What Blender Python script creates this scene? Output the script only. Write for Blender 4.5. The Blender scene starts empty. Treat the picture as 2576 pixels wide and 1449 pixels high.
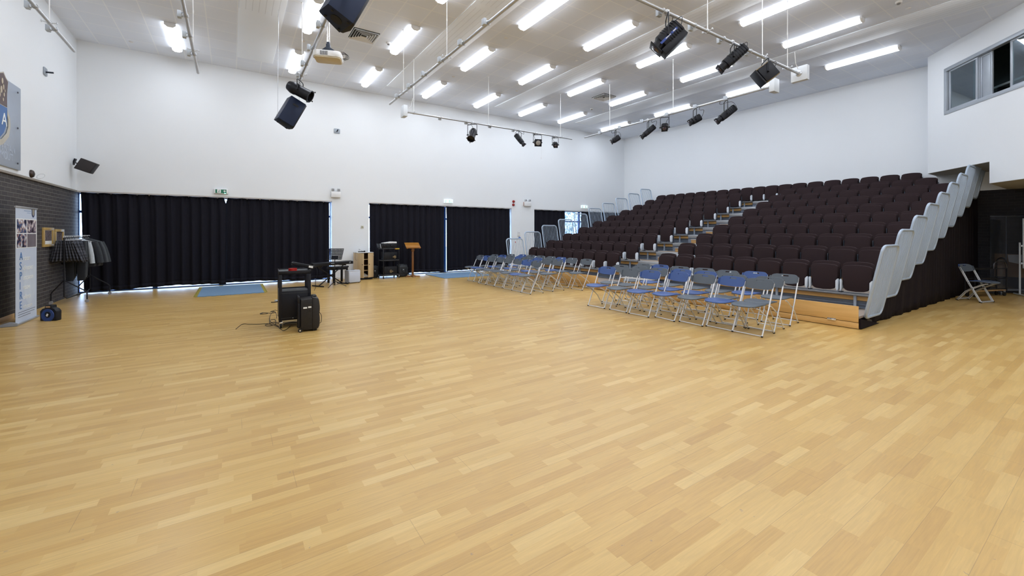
import bpy, bmesh, math, random
from mathutils import Vector, Matrix
random.seed(7)
S = bpy.context.scene
COL = S.collection

# ---------------------------------------------------------------- camera
FPX, HY, YAW, EYE = 1057.1, 587.05, 0.58621, 1.5
cd = bpy.data.cameras.new('camera')
cam = bpy.data.objects.new('camera', cd); COL.objects.link(cam)
cam.location = (0, 0, EYE); cam.rotation_euler = (math.pi/2, 0, -YAW)
cd.sensor_width = 36.0; cd.lens = 36.0*FPX/2576.0
cd.shift_y = -(724.5-HY)/2576.0
cd.clip_start = 0.05; cd.clip_end = 200
S.camera = cam

# ---------------------------------------------------------------- world: bright overcast daylight outside the glazing
w = bpy.data.worlds.new('world'); S.world = w; w.use_nodes = True
bg = w.node_tree.nodes['Background']
bg.inputs[0].default_value = (0.50, 0.70, 1.0, 1); bg.inputs[1].default_value = 8.0

# ---------------------------------------------------------------- view
S.view_settings.view_transform = 'Standard'
S.view_settings.look = 'None'
S.view_settings.gamma = 1.0
S.view_settings.use_curve_mapping = False
S.view_settings.exposure = 0.0
LAMP = 26.0          # strength of the fluorescent diffusers

# ---------------------------------------------------------------- measured places (metres)
XL, YB, XR, ZC, ZH = -3.231, 14.562, 16.488, 6.268, 2.55
YF = -7.0
sn, cs = math.sin(YAW), math.cos(YAW)
def site(px, py, x=None, y=None, z=None):
    """world point on the plane x=, y= or z= seen at a photograph position (used for measuring)"""
    r = (px-1288)/FPX; a = (sn+cs*r, cs-sn*r, (HY-py)/FPX)
    D = x/a[0] if x is not None else (y/a[1] if y is not None else (z-EYE)/a[2])
    return Vector((a[0]*D, a[1]*D, EYE+a[2]*D))
def site_d(px, py, D):
    r = (px-1288)/FPX
    return Vector(((sn+cs*r)*D, (cs-sn*r)*D, EYE+(HY-py)/FPX*D))

# ---------------------------------------------------------------- materials
MATS = {}
def mat(name, col, rough=0.5, metal=0.0, var=0.06, scale=8.0, bump=0.0, emit=None, estr=0.0, coat=0.0, spec=0.5):
    if name in MATS: return MATS[name]
    m = bpy.data.materials.new(name); m.use_nodes = True
    nt = m.node_tree; N = nt.nodes; L = nt.links; b = N['Principled BSDF']
    b.inputs['Roughness'].default_value = rough; b.inputs['Metallic'].default_value = metal
    b.inputs['Coat Weight'].default_value = coat
    b.inputs['Specular IOR Level'].default_value = spec
    tc = N.new('ShaderNodeTexCoord'); no = N.new('ShaderNodeTexNoise'); no.inputs['Scale'].default_value = scale
    no.inputs['Detail'].default_value = 3
    L.new(tc.outputs['Object'], no.inputs['Vector'])
    mr = N.new('ShaderNodeMapRange'); mr.inputs[3].default_value = 1-var; mr.inputs[4].default_value = 1+var
    L.new(no.outputs['Fac'], mr.inputs[0])
    mx = N.new('ShaderNodeVectorMath'); mx.operation = 'SCALE'; mx.inputs[0].default_value = col[:3]
    L.new(mr.outputs[0], mx.inputs['Scale']); L.new(mx.outputs[0], b.inputs['Base Color'])
    if bump:
        bp = N.new('ShaderNodeBump'); bp.inputs['Strength'].default_value = bump; bp.inputs['Distance'].default_value = 0.01
        L.new(no.outputs['Fac'], bp.inputs['Height']); L.new(bp.outputs[0], b.inputs['Normal'])
    if emit:
        b.inputs['Emission Color'].default_value = (*emit, 1); b.inputs['Emission Strength'].default_value = estr
    MATS[name] = m
    return m
class NB:
    """tiny node builder"""
    def __init__(s, name):
        s.m = bpy.data.materials.new(name); s.m.use_nodes = True; s.nt = s.m.node_tree
        s.N = s.nt.nodes; s.L = s.nt.links; s.b = s.N['Principled BSDF']; MATS[name] = s.m
    def n(s, t, **k):
        o = s.N.new(t)
        for a, v in k.items(): setattr(o, a, v)
        return o
    def put(s, sock, v):
        if hasattr(v, 'default_value') or isinstance(v, bpy.types.NodeSocket): s.L.new(v, sock)
        else: sock.default_value = v
    def math(s, op, a, b=None, c=None):
        o = s.n('ShaderNodeMath', operation=op); s.put(o.inputs[0], a)
        if b is not None: s.put(o.inputs[1], b)
        if c is not None: s.put(o.inputs[2], c)
        return o.outputs[0]
    def xyz(s, kind='Object'):
        tc = s.n('ShaderNodeTexCoord'); sp = s.n('ShaderNodeSeparateXYZ'); s.L.new(tc.outputs[kind], sp.inputs[0])
        return sp.outputs[0], sp.outputs[1], sp.outputs[2]
    def comb(s, x, y, z):
        o = s.n('ShaderNodeCombineXYZ')
        for i, v in enumerate((x, y, z)): s.put(o.inputs[i], v)
        return o.outputs[0]
    def mix(s, f, a, b, bt='MIX'):
        o = s.n('ShaderNodeMix', data_type='RGBA', blend_type=bt)
        s.put(o.inputs[0], f); s.put(o.inputs[6], a); s.put(o.inputs[7], b)
        return o.outputs[2]

def floor_material():
    k = NB('oak_strip_floor'); x, y, z = k.xyz()
    W = 0.071
    row = k.math('FLOOR', k.math('DIVIDE', y, W))
    wn = k.n('ShaderNodeTexWhiteNoise', noise_dimensions='1D'); k.put(wn.inputs['W'], row)
    ln = k.math('ADD', k.math('MULTIPLY', wn.outputs['Value'], 0.22), 0.36)
    xs = k.math('ADD', k.math('DIVIDE', x, ln), k.math('MULTIPLY', wn.outputs['Value'], 37.7))
    idx = k.math('FLOOR', xs)
    w2 = k.n('ShaderNodeTexWhiteNoise', noise_dimensions='2D'); k.put(w2.inputs['Vector'], k.comb(row, idx, 0.0))
    cr = k.n('ShaderNodeValToRGB'); k.L.new(w2.outputs['Value'], cr.inputs[0])
    e = cr.color_ramp.elements
    e[0].position = 0.0; e[0].color = (0.555, 0.338, 0.105, 1)
    e[1].position = 1.0; e[1].color = (0.72, 0.505, 0.200, 1)
    for p, c in ((0.10, (0.585, 0.360, 0.110, 1)), (0.55, (0.630, 0.405, 0.132, 1)), (0.90, (0.680, 0.455, 0.163, 1))):
        q = e.new(p); q.color = c
    # oak grain, stretched along the boards and shifted for every strip
    no = k.n('ShaderNodeTexNoise'); no.inputs['Scale'].default_value = 1.0; no.inputs['Detail'].default_value = 5
    no.inputs['Distortion'].default_value = 0.6
    k.put(no.inputs['Vector'], k.comb(k.math('ADD', k.math('MULTIPLY', x, 5.0), k.math('MULTIPLY', w2.outputs['Value'], 50.0)), k.math('MULTIPLY', y, 85.0), idx))
    g = k.n('ShaderNodeMapRange'); k.L.new(no.outputs['Fac'], g.inputs[0]); g.inputs[1].default_value = 0.3; g.inputs[2].default_value = 0.7
    g.inputs[3].default_value = 0.90; g.inputs[4].default_value = 1.06
    sc = k.n('ShaderNodeVectorMath', operation='SCALE'); k.L.new(cr.outputs[0], sc.inputs[0]); k.L.new(g.outputs[0], sc.inputs['Scale'])
    # large soft wear
    n2 = k.n('ShaderNodeTexNoise'); n2.inputs['Scale'].default_value = 0.55; n2.inputs['Detail'].default_value = 2
    tc = k.n('ShaderNodeTexCoord'); k.L.new(tc.outputs['Object'], n2.inputs['Vector'])
    g2 = k.n('ShaderNodeMapRange'); k.L.new(n2.outputs['Fac'], g2.inputs[0]); g2.inputs[3].default_value = 0.80; g2.inputs[4].default_value = 0.96
    s2 = k.n('ShaderNodeVectorMath', operation='SCALE'); k.L.new(sc.outputs[0], s2.inputs[0]); k.L.new(g2.outputs[0], s2.inputs['Scale'])
    # fine joint every third strip and at board ends
    fy = k.math('FRACT', k.math('DIVIDE', y, W*3)); ly = k.math('LESS_THAN', fy, 0.012)
    brow = k.math('FLOOR', k.math('DIVIDE', y, W*3))
    wb = k.n('ShaderNodeTexWhiteNoise', noise_dimensions='1D'); k.put(wb.inputs['W'], k.math('ADD', brow, 0.5))
    fx = k.math('FRACT', k.math('ADD', k.math('DIVIDE', x, 2.2), k.math('MULTIPLY', wb.outputs['Value'], 5.0))); lx = k.math('LESS_THAN', fx, 0.0014)
    ln2 = k.math('MAXIMUM', ly, lx)
    # scuffs: small dark marks
    vo = k.n('ShaderNodeTexNoise'); vo.inputs['Scale'].default_value = 22.0; vo.inputs['Detail'].default_value = 4
    tc2 = k.n('ShaderNodeTexCoord'); k.L.new(tc2.outputs['Object'], vo.inputs['Vector'])
    sf = k.math('MULTIPLY', k.math('GREATER_THAN', vo.outputs['Fac'], 0.735), 0.45)
    col = k.mix(k.math('MULTIPLY', ln2, 0.38), s2.outputs[0], (0.16, 0.10, 0.05, 1))
    col = k.mix(sf, col, (0.20, 0.17, 0.15, 1))
    k.L.new(col, k.b.inputs['Base Color'])
    r = k.n('ShaderNodeMapRange'); k.L.new(no.outputs['Fac'], r.inputs[0]); r.inputs[3].default_value = 0.26; r.inputs[4].default_value = 0.38
    k.L.new(r.outputs[0], k.b.inputs['Roughness'])
    k.b.inputs['Specular IOR Level'].default_value = 0.5
    return k.m
def ceiling_material():
    k = NB('ceiling_tiles'); x, y, z = k.xyz()
    def line(v, off, step, wd):
        f = k.math('FRACT', k.math('ADD', k.math('DIVIDE', k.math('SUBTRACT', v, off), step), 100.5))
        return k.math('LESS_THAN', k.math('ABSOLUTE', k.math('SUBTRACT', f, 0.5)), wd/step/2)
    g = k.math('MAXIMUM', line(x, 7.01, 0.577, 0.022), line(y, 3.08, 0.597, 0.022))
    sx = k.math('FLOOR', k.math('DIVIDE', k.math('SUBTRACT', x, 7.01), 0.577)); sy = k.math('FLOOR', k.math('DIVIDE', k.math('SUBTRACT', y, 3.08), 0.597))
    wn = k.n('ShaderNodeTexWhiteNoise', noise_dimensions='2D'); k.put(wn.inputs['Vector'], k.comb(sx, sy, 0.0))
    mr = k.n('ShaderNodeMapRange'); k.L.new(wn.outputs['Value'], mr.inputs[0]); mr.inputs[3].default_value = 0.965; mr.inputs[4].default_value = 1.02
    sc = k.n('ShaderNodeVectorMath', operation='SCALE'); sc.inputs[0].default_value = (0.79, 0.84, 0.93); k.L.new(mr.outputs[0], sc.inputs['Scale'])
    k.L.new(k.mix(k.math('MULTIPLY', g, 0.6), sc.outputs[0], (0.92, 0.95, 0.98, 1)), k.b.inputs['Base Color'])
    k.b.inputs['Roughness'].default_value = 0.85
    return k.m
def band_material():
    k = NB('ribbed_ceiling_panel'); x, y, z = k.xyz('Generated')
    x0, y0, z0 = k.xyz('Object')
    f = k.math('FRACT', k.math('MULTIPLY', x, 7.0)); ribs = k.math('LESS_THAN', f, 0.10)
    fy = k.math('FRACT', k.math('DIVIDE', k.math('SUBTRACT', y0, 7.58), 3.0)); plain = k.math('LESS_THAN', fy, 0.065)
    far = k.math('GREATER_THAN', y0, 10.54)
    r = k.math('MULTIPLY', ribs, k.math('SUBTRACT', 1.0, k.math('MAXIMUM', plain, far)))
    k.L.new(k.mix(k.math('MULTIPLY', r, 0.45), (0.82, 0.86, 0.91, 1), (0.50, 0.52, 0.55, 1)), k.b.inputs['Base Color'])
    k.b.inputs['Roughness'].default_value = 0.6
    return k.m
def brick_material(horizontal='Y'):
    n = 'dark_brick_'+horizontal.lower()
    if n in MATS: return MATS[n]
    k = NB(n); x, y, z = k.xyz()
    br = k.n('ShaderNodeTexBrick'); br.inputs['Scale'].default_value = 1.0
    k.put(br.inputs['Vector'], k.comb(y if horizontal == 'Y' else x, z, 0.0))
    br.inputs['Color1'].default_value = (0.060, 0.054, 0.056, 1); br.inputs['Color2'].default_value = (0.038, 0.034, 0.037, 1)
    br.inputs['Mortar'].default_value = (0.135, 0.125, 0.115, 1); br.inputs['Mortar Size'].default_value = 0.006
    br.inputs['Mortar Smooth'].default_value = 0.3; br.inputs['Bias'].default_value = 0.0
    br.inputs['Brick Width'].default_value = 0.228; br.inputs['Row Height'].default_value = 0.0765
    k.L.new(br.outputs['Color'], k.b.inputs['Base Color']); k.b.inputs['Roughness'].default_value = 0.75
    bp = k.n('ShaderNodeBump'); bp.inputs['Strength'].default_value = 0.5; bp.inputs['Distance'].default_value = 0.01; bp.invert = True
    k.L.new(br.outputs['Fac'], bp.inputs['Height']); k.L.new(bp.outputs[0], k.b.inputs['Normal'])
    return k.m
def wood_material(name, c0, c1, axis=0, rough=0.35):
    if name in MATS: return MATS[name]
    k = NB(name); v = list(k.xyz())
    sc = [14.0, 14.0, 14.0]; sc[axis] = 1.2
    no = k.n('ShaderNodeTexNoise'); no.inputs['Scale'].default_value = 1.0; no.inputs['Detail'].default_value = 5; no.inputs['Distortion'].default_value = 0.8
    k.put(no.inputs['Vector'], k.comb(*[k.math('MULTIPLY', v[i], sc[i]) for i in range(3)]))
    mr = k.n('ShaderNodeMapRange'); k.L.new(no.outputs['Fac'], mr.inputs[0]); mr.inputs[1].default_value = 0.3; mr.inputs[2].default_value = 0.7
    k.L.new(k.mix(mr.outputs[0], (*c0, 1), (*c1, 1)), k.b.inputs['Base Color']); k.b.inputs['Roughness'].default_value = rough
    return k.m
def fabric_material(name, c0, c1, scale=350.0):
    if name in MATS: return MATS[name]
    k = NB(name)
    tc = k.n('ShaderNodeTexCoord'); no = k.n('ShaderNodeTexNoise'); no.inputs['Scale'].default_value = scale; no.inputs['Detail'].default_value = 2
    k.L.new(tc.outputs['Object'], no.inputs['Vector'])
    k.L.new(k.mix(no.outputs['Fac'], (*c0, 1), (*c1, 1)), k.b.inputs['Base Color'])
    k.b.inputs['Roughness'].default_value = 0.9; k.b.inputs['Specular IOR Level'].default_value = 0.15
    return k.m
def tartan_material():
    if 'tartan' in MATS: return MATS['tartan']
    k = NB('tartan'); x, y, z = k.xyz()
    def st(v, s, wd): return k.math('LESS_THAN', k.math('FRACT', k.math('ADD', k.math('MULTIPLY', v, s), 50.0)), wd)
    a = k.math('ADD', st(x, 16.0, 0.35), st(z, 16.0, 0.35)); b = k.math('MAXIMUM', st(x, 16.0, 0.06), st(z, 16.0, 0.06))
    c = k.mix(k.math('MULTIPLY', a, 0.5), (0.030, 0.032, 0.042, 1), (0.075, 0.082, 0.11, 1))
    k.L.new(k.mix(k.math('MULTIPLY', b, 0.6), c, (0.20, 0.20, 0.22, 1)), k.b.inputs['Base Color']); k.b.inputs['Roughness'].default_value = 0.9
    return k.m
def glass_material(name, tint=(0.9, 0.95, 1.0), fac=0.12, rough=0.02):
    if name in MATS: return MATS[name]
    m = bpy.data.materials.new(name); m.use_nodes = True; nt = m.node_tree; N = nt.nodes; L = nt.links
    N.remove(N['Principled BSDF'])
    t = N.new('ShaderNodeBsdfTransparent'); t.inputs[0].default_value = (*tint, 1)
    g = N.new('ShaderNodeBsdfGlossy'); g.inputs['Roughness'].default_value = rough; g.inputs[0].default_value = (0.9, 0.95, 1, 1)
    fr = N.new('ShaderNodeLayerWeight'); fr.inputs[0].default_value = 0.15
    ma = N.new('ShaderNodeMath'); ma.operation = 'ADD'; ma.inputs[1].default_value = fac; ma.use_clamp = True; L.new(fr.outputs['Facing'], ma.inputs[0])
    mx = N.new('ShaderNodeMixShader'); L.new(ma.outputs[0], mx.inputs[0]); L.new(t.outputs[0], mx.inputs[1]); L.new(g.outputs[0], mx.inputs[2])
    L.new(mx.outputs[0], N['Material Output'].inputs[0]); MATS[name] = m
    return m

WHITE_WALL = mat('white_wall_paint', (0.80, 0.83, 0.86), 0.8, var=0.012, scale=2.0)
FLOOR = floor_material(); CEIL = ceiling_material(); BAND = band_material()
BRICK = brick_material('Y')
BRICKD = BRICK.copy(); BRICKD.name = 'very_dark_brick'
for nd in BRICKD.node_tree.nodes:
    if nd.type == 'TEX_BRICK':
        nd.inputs['Color1'].default_value = (0.016, 0.014, 0.020, 1); nd.inputs['Color2'].default_value = (0.011, 0.010, 0.015, 1); nd.inputs['Mortar'].default_value = (0.030, 0.028, 0.034, 1)
OAK = wood_material('oak_veneer', (0.66, 0.39, 0.13), (0.78, 0.49, 0.19), 1)
OAK_PLY = wood_material('oak_ply_edge', (0.42, 0.25, 0.10), (0.55, 0.33, 0.14), 1)
SEATF = fabric_material('dark_brown_seat_fabric', (0.020, 0.012, 0.014), (0.040, 0.026, 0.028))
SEATC = mat('seat_cap_grey', (0.66, 0.72, 0.80), 0.4)
STEELB = mat('blue_grey_steel', (0.24, 0.29, 0.38), 0.45, 0.3)
STEELD = mat('dark_blue_steel', (0.035, 0.045, 0.065), 0.4, 0.4)
BEAMG = mat('beam_grey', (0.22, 0.23, 0.25), 0.5)
ALU = mat('step_aluminium', (0.50, 0.52, 0.55), 0.35, 0.5)
DECKC = mat('deck_carpet', (0.30, 0.25, 0.21), 0.9, var=0.15, scale=60)
RAILM = mat('rail_grey_paint', (0.42, 0.51, 0.63), 0.38, 0.25)
CHROME = mat('chair_tube_steel', (0.70, 0.71, 0.73), 0.30, 0.45)
BLACK = mat('black_plastic', (0.007, 0.008, 0.012), 0.45, spec=0.3)
BLACKM = mat('black_metal', (0.010, 0.011, 0.016), 0.4, 0.2, spec=0.35)
RUBBER = mat('black_rubber', (0.01, 0.01, 0.01), 0.7)
WHITEP = mat('white_plastic', (0.78, 0.79, 0.80), 0.35)
GALV = mat('galvanised_tube', (0.52, 0.54, 0.57), 0.35, 0.55)
GREYP = mat('grey_plastic', (0.45, 0.50, 0.56), 0.4)
BLUEP = mat('blue_chair_plastic', (0.034, 0.082, 0.260), 0.42)
GREYC = mat('grey_chair_plastic', (0.082, 0.100, 0.122), 0.45)
CHROMEB = mat('bright_chrome', (0.8, 0.8, 0.82), 0.12, 1.0)
CURT = fabric_material('black_curtain', (0.0065, 0.0065, 0.011), (0.016, 0.016, 0.024), 90.0)
CURTB = fabric_material('brown_black_skirt', (0.008, 0.006, 0.008), (0.020, 0.014, 0.017), 90.0)

# ---------------------------------------------------------------- mesh helper
class MB:
    def __init__(s): s.v = []; s.f = []; s.mi = []
    def add(s, vs, fs, m=0):
        o = len(s.v); s.v += [tuple(p) for p in vs]; s.f += [tuple(i+o for i in f) for f in fs]; s.mi += [m]*len(fs); return s
    def box(s, c, d, rot=None, m=0):
        hx, hy, hz = d[0]/2, d[1]/2, d[2]/2
        ps = [Vector((x, y, z)) for x in (-hx, hx) for y in (-hy, hy) for z in (-hz, hz)]
        if rot is not None: ps = [rot @ p for p in ps]
        c = Vector(c)
        return s.add([p+c for p in ps], [(0,1,3,2),(4,6,7,5),(0,4,5,1),(2,3,7,6),(0,2,6,4),(1,5,7,3)], m)
    def bx(s, x0, x1, y0, y1, z0, z1, m=0):
        return s.box(((x0+x1)/2, (y0+y1)/2, (z0+z1)/2), (abs(x1-x0), abs(y1-y0), abs(z1-z0)), None, m)
    def cyl(s, p0, p1, r0, r1=None, n=12, m=0, cap=True):
        r1 = r0 if r1 is None else r1
        p0 = Vector(p0); p1 = Vector(p1); d = (p1-p0).normalized()
        a = d.orthogonal().normalized(); b = d.cross(a)
        vs = [p+(a*math.cos(t)+b*math.sin(t))*r for p, r in ((p0, r0), (p1, r1)) for t in [2*math.pi*i/n for i in range(n)]]
        fs = [(i, (i+1) % n, n+(i+1) % n, n+i) for i in range(n)]
        if cap: fs += [tuple(range(n-1, -1, -1)), tuple(range(n, 2*n))]
        return s.add(vs, fs, m)
    def tube(s, path, r, n=8, closed=False, m=0):
        P = [Vector(p) for p in path]; K = len(P)
        up = None; rings = []
        for i in range(K):
            if closed: t = (P[(i+1) % K]-P[i-1])
            elif i == 0: t = P[1]-P[0]
            elif i == K-1: t = P[-1]-P[-2]
            else: t = (P[i+1]-P[i]).normalized()+(P[i]-P[i-1]).normalized()
            t.normalize()
            if up is None: up = t.orthogonal().normalized()
            up = (up-t*up.dot(t))
            if up.length < 1e-6: up = t.orthogonal()
            up.normalize(); b = t.cross(up)
            rings.append([P[i]+(up*math.cos(2*math.pi*j/n)+b*math.sin(2*math.pi*j/n))*r for j in range(n)])
        vs = [p for q in rings for p in q]; fs = []
        for i in range(K if closed else K-1):
            o0 = i*n; o1 = ((i+1) % K)*n
            fs += [(o0+j, o0+(j+1) % n, o1+(j+1) % n, o1+j) for j in range(n)]
        if not closed: fs += [tuple(range(n-1, -1, -1)), tuple((K-1)*n+j for j in range(n))]
        return s.add(vs, fs, m)
    def prism(s, poly, axis, a0, a1, m=0):
        """poly: 2-D outline; axis 0: (y,z) along x; 1: (x,z) along y; 2: (x,y) along z"""
        def P(p, a): return (a, p[0], p[1]) if axis == 0 else ((p[0], a, p[1]) if axis == 1 else (p[0], p[1], a))
        n = len(poly)
        vs = [P(p, a0) for p in poly]+[P(p, a1) for p in poly]
        fs = [tuple(range(n-1, -1, -1)), tuple(range(n, 2*n))]+[(i, (i+1) % n, n+(i+1) % n, n+i) for i in range(n)]
        return s.add(vs, fs, m)
    def lathe(s, prof, c=(0, 0, 0), rot=None, n=20, m=0):
        c = Vector(c); vs = []; K = len(prof)
        for r, z in prof:
            for j in range(n):
                p = Vector((r*math.cos(2*math.pi*j/n), r*math.sin(2*math.pi*j/n), z))
                if rot is not None: p = rot @ p
                vs.append(p+c)
        fs = [(i*n+j, i*n+(j+1) % n, (i+1)*n+(j+1) % n, (i+1)*n+j) for i in range(K-1) for j in range(n)]
        fs += [tuple(range(n-1, -1, -1)), tuple((K-1)*n+j for j in range(n))]
        return s.add(vs, fs, m)
    def grid(s, fn, nu, nv, m=0):
        vs = [fn(i/nu, j/nv) for i in range(nu+1) for j in range(nv+1)]
        fs = [(i*(nv+1)+j, (i+1)*(nv+1)+j, (i+1)*(nv+1)+j+1, i*(nv+1)+j+1) for i in range(nu) for j in range(nv)]
        return s.add(vs, fs, m)
    def shear(s, fn): s.v = [tuple(fn(*p)) for p in s.v]; return s
    def obj(s, name, mats, parent=None, bevel=0.0, seg=2, smooth=True, loc=None, rot=None, thick=0.0, ang=0.6):
        me = bpy.data.meshes.new(name); me.from_pydata(s.v, [], s.f)
        if not isinstance(mats, (list, tuple)): mats = [mats]
        for m_ in mats: me.materials.append(m_)
        for p, i in zip(me.polygons, s.mi): p.material_index = i
        bm = bmesh.new(); bm.from_mesh(me)
        bmesh.ops.recalc_face_normals(bm, faces=bm.faces)
        if bevel:
            es = [e for e in bm.edges if len(e.link_faces) == 2 and e.calc_face_angle(0) > 0.5]
            bmesh.ops.bevel(bm, geom=es, offset=bevel, segments=seg, affect='EDGES', profile=0.5, clamp_overlap=True)
        bm.to_mesh(me); bm.free()
        if smooth:
            me.shade_smooth(); me.set_sharp_from_angle(angle=ang)
        o = bpy.data.objects.new(name, me); COL.objects.link(o)
        if parent is not None: o.parent = parent
        if loc is not None: o.location = loc
        if rot is not None: o.rotation_euler = rot
        if thick:
            md = o.modifiers.new('thickness', 'SOLIDIFY'); md.thickness = thick; md.offset = 0
        return o
USED = {}
def tag(o, label=None, cat=None, group=None, kind=None):
    if label: o['label'] = label
    if cat: o['category'] = cat
    if group: o['group'] = group
    if kind: o['kind'] = kind
    if label and cat: USED[label] = USED.get(label, 0)+1
    return o
def thing(name, label, cat, loc=(0, 0, 0), rz=0.0, group=None):
    o = bpy.data.objects.new(name, None); COL.objects.link(o); o.empty_display_size = 0.1
    o.location = loc; o.rotation_euler = (0, 0, rz)
    return tag(o, label, cat, group)
def struct(name, mb, m, **k):
    o = mb.obj(name, m, **k); o['kind'] = 'structure'; return o
KIDS = {}
def dup(root, label, group=None, loc=None, rz=None):
    r = root.copy(); COL.objects.link(r)
    tag(r, label, root.get('category'), group)
    if loc is not None: r.location = loc
    if rz is not None: r.rotation_euler = (0, 0, rz)
    if root.name not in KIDS: KIDS[root.name] = [(c, list(c.children)) for c in root.children]
    for c, gs in KIDS[root.name]:
        n = c.copy(); COL.objects.link(n); n.parent = r
        for g in gs:
            h = g.copy(); COL.objects.link(h); h.parent = n
    return r
def text(body, name, size, m, parent, loc, rot, ext=0.001, align='LEFT', spacing=1.0):
    c = bpy.data.curves.new(name, 'FONT'); c.body = body; c.size = size; c.extrude = ext; c.align_x = align; c.space_character = spacing
    tmp = bpy.data.objects.new(name+'_outline', c); me = bpy.data.meshes.new_from_object(tmp); bpy.data.objects.remove(tmp)
    me.materials.clear(); me.materials.append(m); me.name = name
    o = bpy.data.objects.new(name, me); COL.objects.link(o); o.parent = parent
    o.location = loc; o.rotation_euler = rot
    return o
def arc(cx, cy, r, a0, a1, n=6):
    return [(cx+r*math.cos(a0+(a1-a0)*i/n), cy+r*math.sin(a0+(a1-a0)*i/n)) for i in range(n+1)]
def rrect(w, h, r, n=4, cx=0.0, cy=0.0):
    P = math.pi
    return arc(cx+w/2-r, cy+h/2-r, r, 0, P/2, n)+arc(cx-w/2+r, cy+h/2-r, r, P/2, P, n)+arc(cx-w/2+r, cy-h/2+r, r, P, 1.5*P, n)+arc(cx+w/2-r, cy-h/2+r, r, 1.5*P, 2*P, n)
ORD = ['first','second','third','fourth','fifth','sixth','seventh','eighth','ninth','tenth','eleventh','twelfth','thirteenth']

# ================================================================= THE ROOM
struct('floor', MB().bx(XL-0.4, XR+0.4, YF-0.2, YB+0.32, -0.12, 0.0), FLOOR, smooth=False)
struct('ceiling', MB().bx(XL-0.4, XR+0.4, YF-0.2, YB+0.4, ZC, ZC+0.15), CEIL, smooth=False)
# left wall: dark brick below, white above
mb = MB().bx(XL-0.3, XL, YF, YB+0.35, 0, ZH)
struct('wall_left', mb, BRICK, smooth=False)
struct('wall_left_upper', MB().bx(XL-0.3, XL+0.02, YF, YB+0.0, ZH, ZC), WHITE_WALL, smooth=False)
struct('baseboard_left', MB().bx(XL, XL+0.018, YF, 11.05, 0, 0.09), OAK, bevel=0.004)
struct('trim_1', MB().bx(XL, XL+0.035, YF, YB, ZH-0.03, ZH+0.012), mat('painted_shadow_bead', (0.30, 0.27, 0.24), 0.6), bevel=0.005)  # dark strip colour stands for the shadow line below the upper wall
# back wall with three wide glazed openings
OPEN = [(XL, 2.668), (3.842, 9.655), (10.825, XR)]
mb = MB().bx(XL, XR, YB, YB+0.32, ZH, ZC)
mb.bx(2.668, 3.842, YB, YB+0.32, 0, ZH).bx(9.655, 10.825, YB, YB+0.32, 0, ZH)
struct('wall_back', mb, WHITE_WALL, smooth=False)
struct('baseboard_back', MB().bx(2.69, 3.82, YB-0.015, YB, 0, 0.09).bx(9.68, 10.8, YB-0.015, YB, 0, 0.09), WHITEP, bevel=0.004)
# right wall
struct('wall_right', MB().bx(XR, XR+0.3, YF, YB+0.35, ZH+0.08, ZC), WHITE_WALL, smooth=False)
struct('wall_right_lower', MB().bx(XR, XR+0.3, YF, YB+0.35, 0, ZH+0.08), BRICKD, smooth=False)
struct('wall_front', MB().bx(XL-0.3, XR+0.3, YF-0.25, YF, 0, ZC), WHITE_WALL, smooth=False)
# slanting control-room wall in the upper right corner
A = Vector((15.671, 3.25, 0)); dr = Vector((-0.742, -0.670, 0)).normalized(); nr = Vector((0.670, -0.742, 0)).normalized()
if nr.dot(Vector((1, -1, 0))) < 0: nr = -nr
RB = Matrix((( -dr.x, nr.x, 0), (-dr.y, nr.y, 0), (0, 0, 1)))   # local x runs back towards the corner, y into the booth
def bslab(mb, t0, t1, z0, z1, d0=0.0, d1=0.14, m=0):
    c = A+dr*((t0+t1)/2)+nr*((d0+d1)/2); c.z = (z0+z1)/2
    return mb.box(c, (t1-t0, d1-d0, z1-z0), RB, m)
WZ0, WZ1, WT0, WT1, BE = 4.535, 5.717, 0.604, 4.75, 5.4
mb = MB()
bslab(mb, 0, WT0, 3.12, ZC); bslab(mb, WT0, WT1, WZ1, ZC); bslab(mb, WT0, WT1, 3.12, WZ0); bslab(mb, WT1, BE, 3.12, ZC)
bslab(mb, 1.956, BE, 2.63, 3.12)
Bq = A+dr*BE
mb.bx(A.x, XR, 3.11, 3.25, 3.12, ZC); mb.bx(Bq.x, XR, Bq.y, Bq.y+0.14, 2.63, ZC)
struct('wall_booth', mb, WHITE_WALL, smooth=False)
# its underside (two levels) and the room inside
S1 = A+dr*1.956
q_ = nr*0.004
U1 = [(A.x+q_.x, A.y-0.002), (XR, A.y-0.002), (XR, S1.y), (S1.x+q_.x, S1.y+q_.y)]
U2 = [(S1.x+q_.x, S1.y-0.004), (XR, S1.y-0.004), (XR, Bq.y), (Bq.x+q_.x, Bq.y+q_.y)]
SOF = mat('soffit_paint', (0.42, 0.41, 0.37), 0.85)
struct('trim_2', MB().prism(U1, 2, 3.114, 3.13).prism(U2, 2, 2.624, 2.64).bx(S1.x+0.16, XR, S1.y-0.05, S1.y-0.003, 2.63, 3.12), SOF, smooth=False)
DKW = mat('unlit_booth_shade', (0.12, 0.14, 0.15), 0.8)  # dark tone puts the shade of the unlit booth into the colour
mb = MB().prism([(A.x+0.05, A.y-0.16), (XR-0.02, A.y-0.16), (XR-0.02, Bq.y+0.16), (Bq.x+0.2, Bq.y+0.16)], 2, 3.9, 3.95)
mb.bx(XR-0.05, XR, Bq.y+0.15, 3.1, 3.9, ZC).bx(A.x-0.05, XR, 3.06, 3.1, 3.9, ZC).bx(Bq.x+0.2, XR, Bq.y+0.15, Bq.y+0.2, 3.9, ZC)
mb.prism([(A.x+0.05, A.y-0.16), (XR-0.02, A.y-0.16), (XR-0.02, Bq.y+0.16), (Bq.x+0.2, Bq.y+0.16)], 2, ZC-0.06, ZC-0.01)
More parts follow.
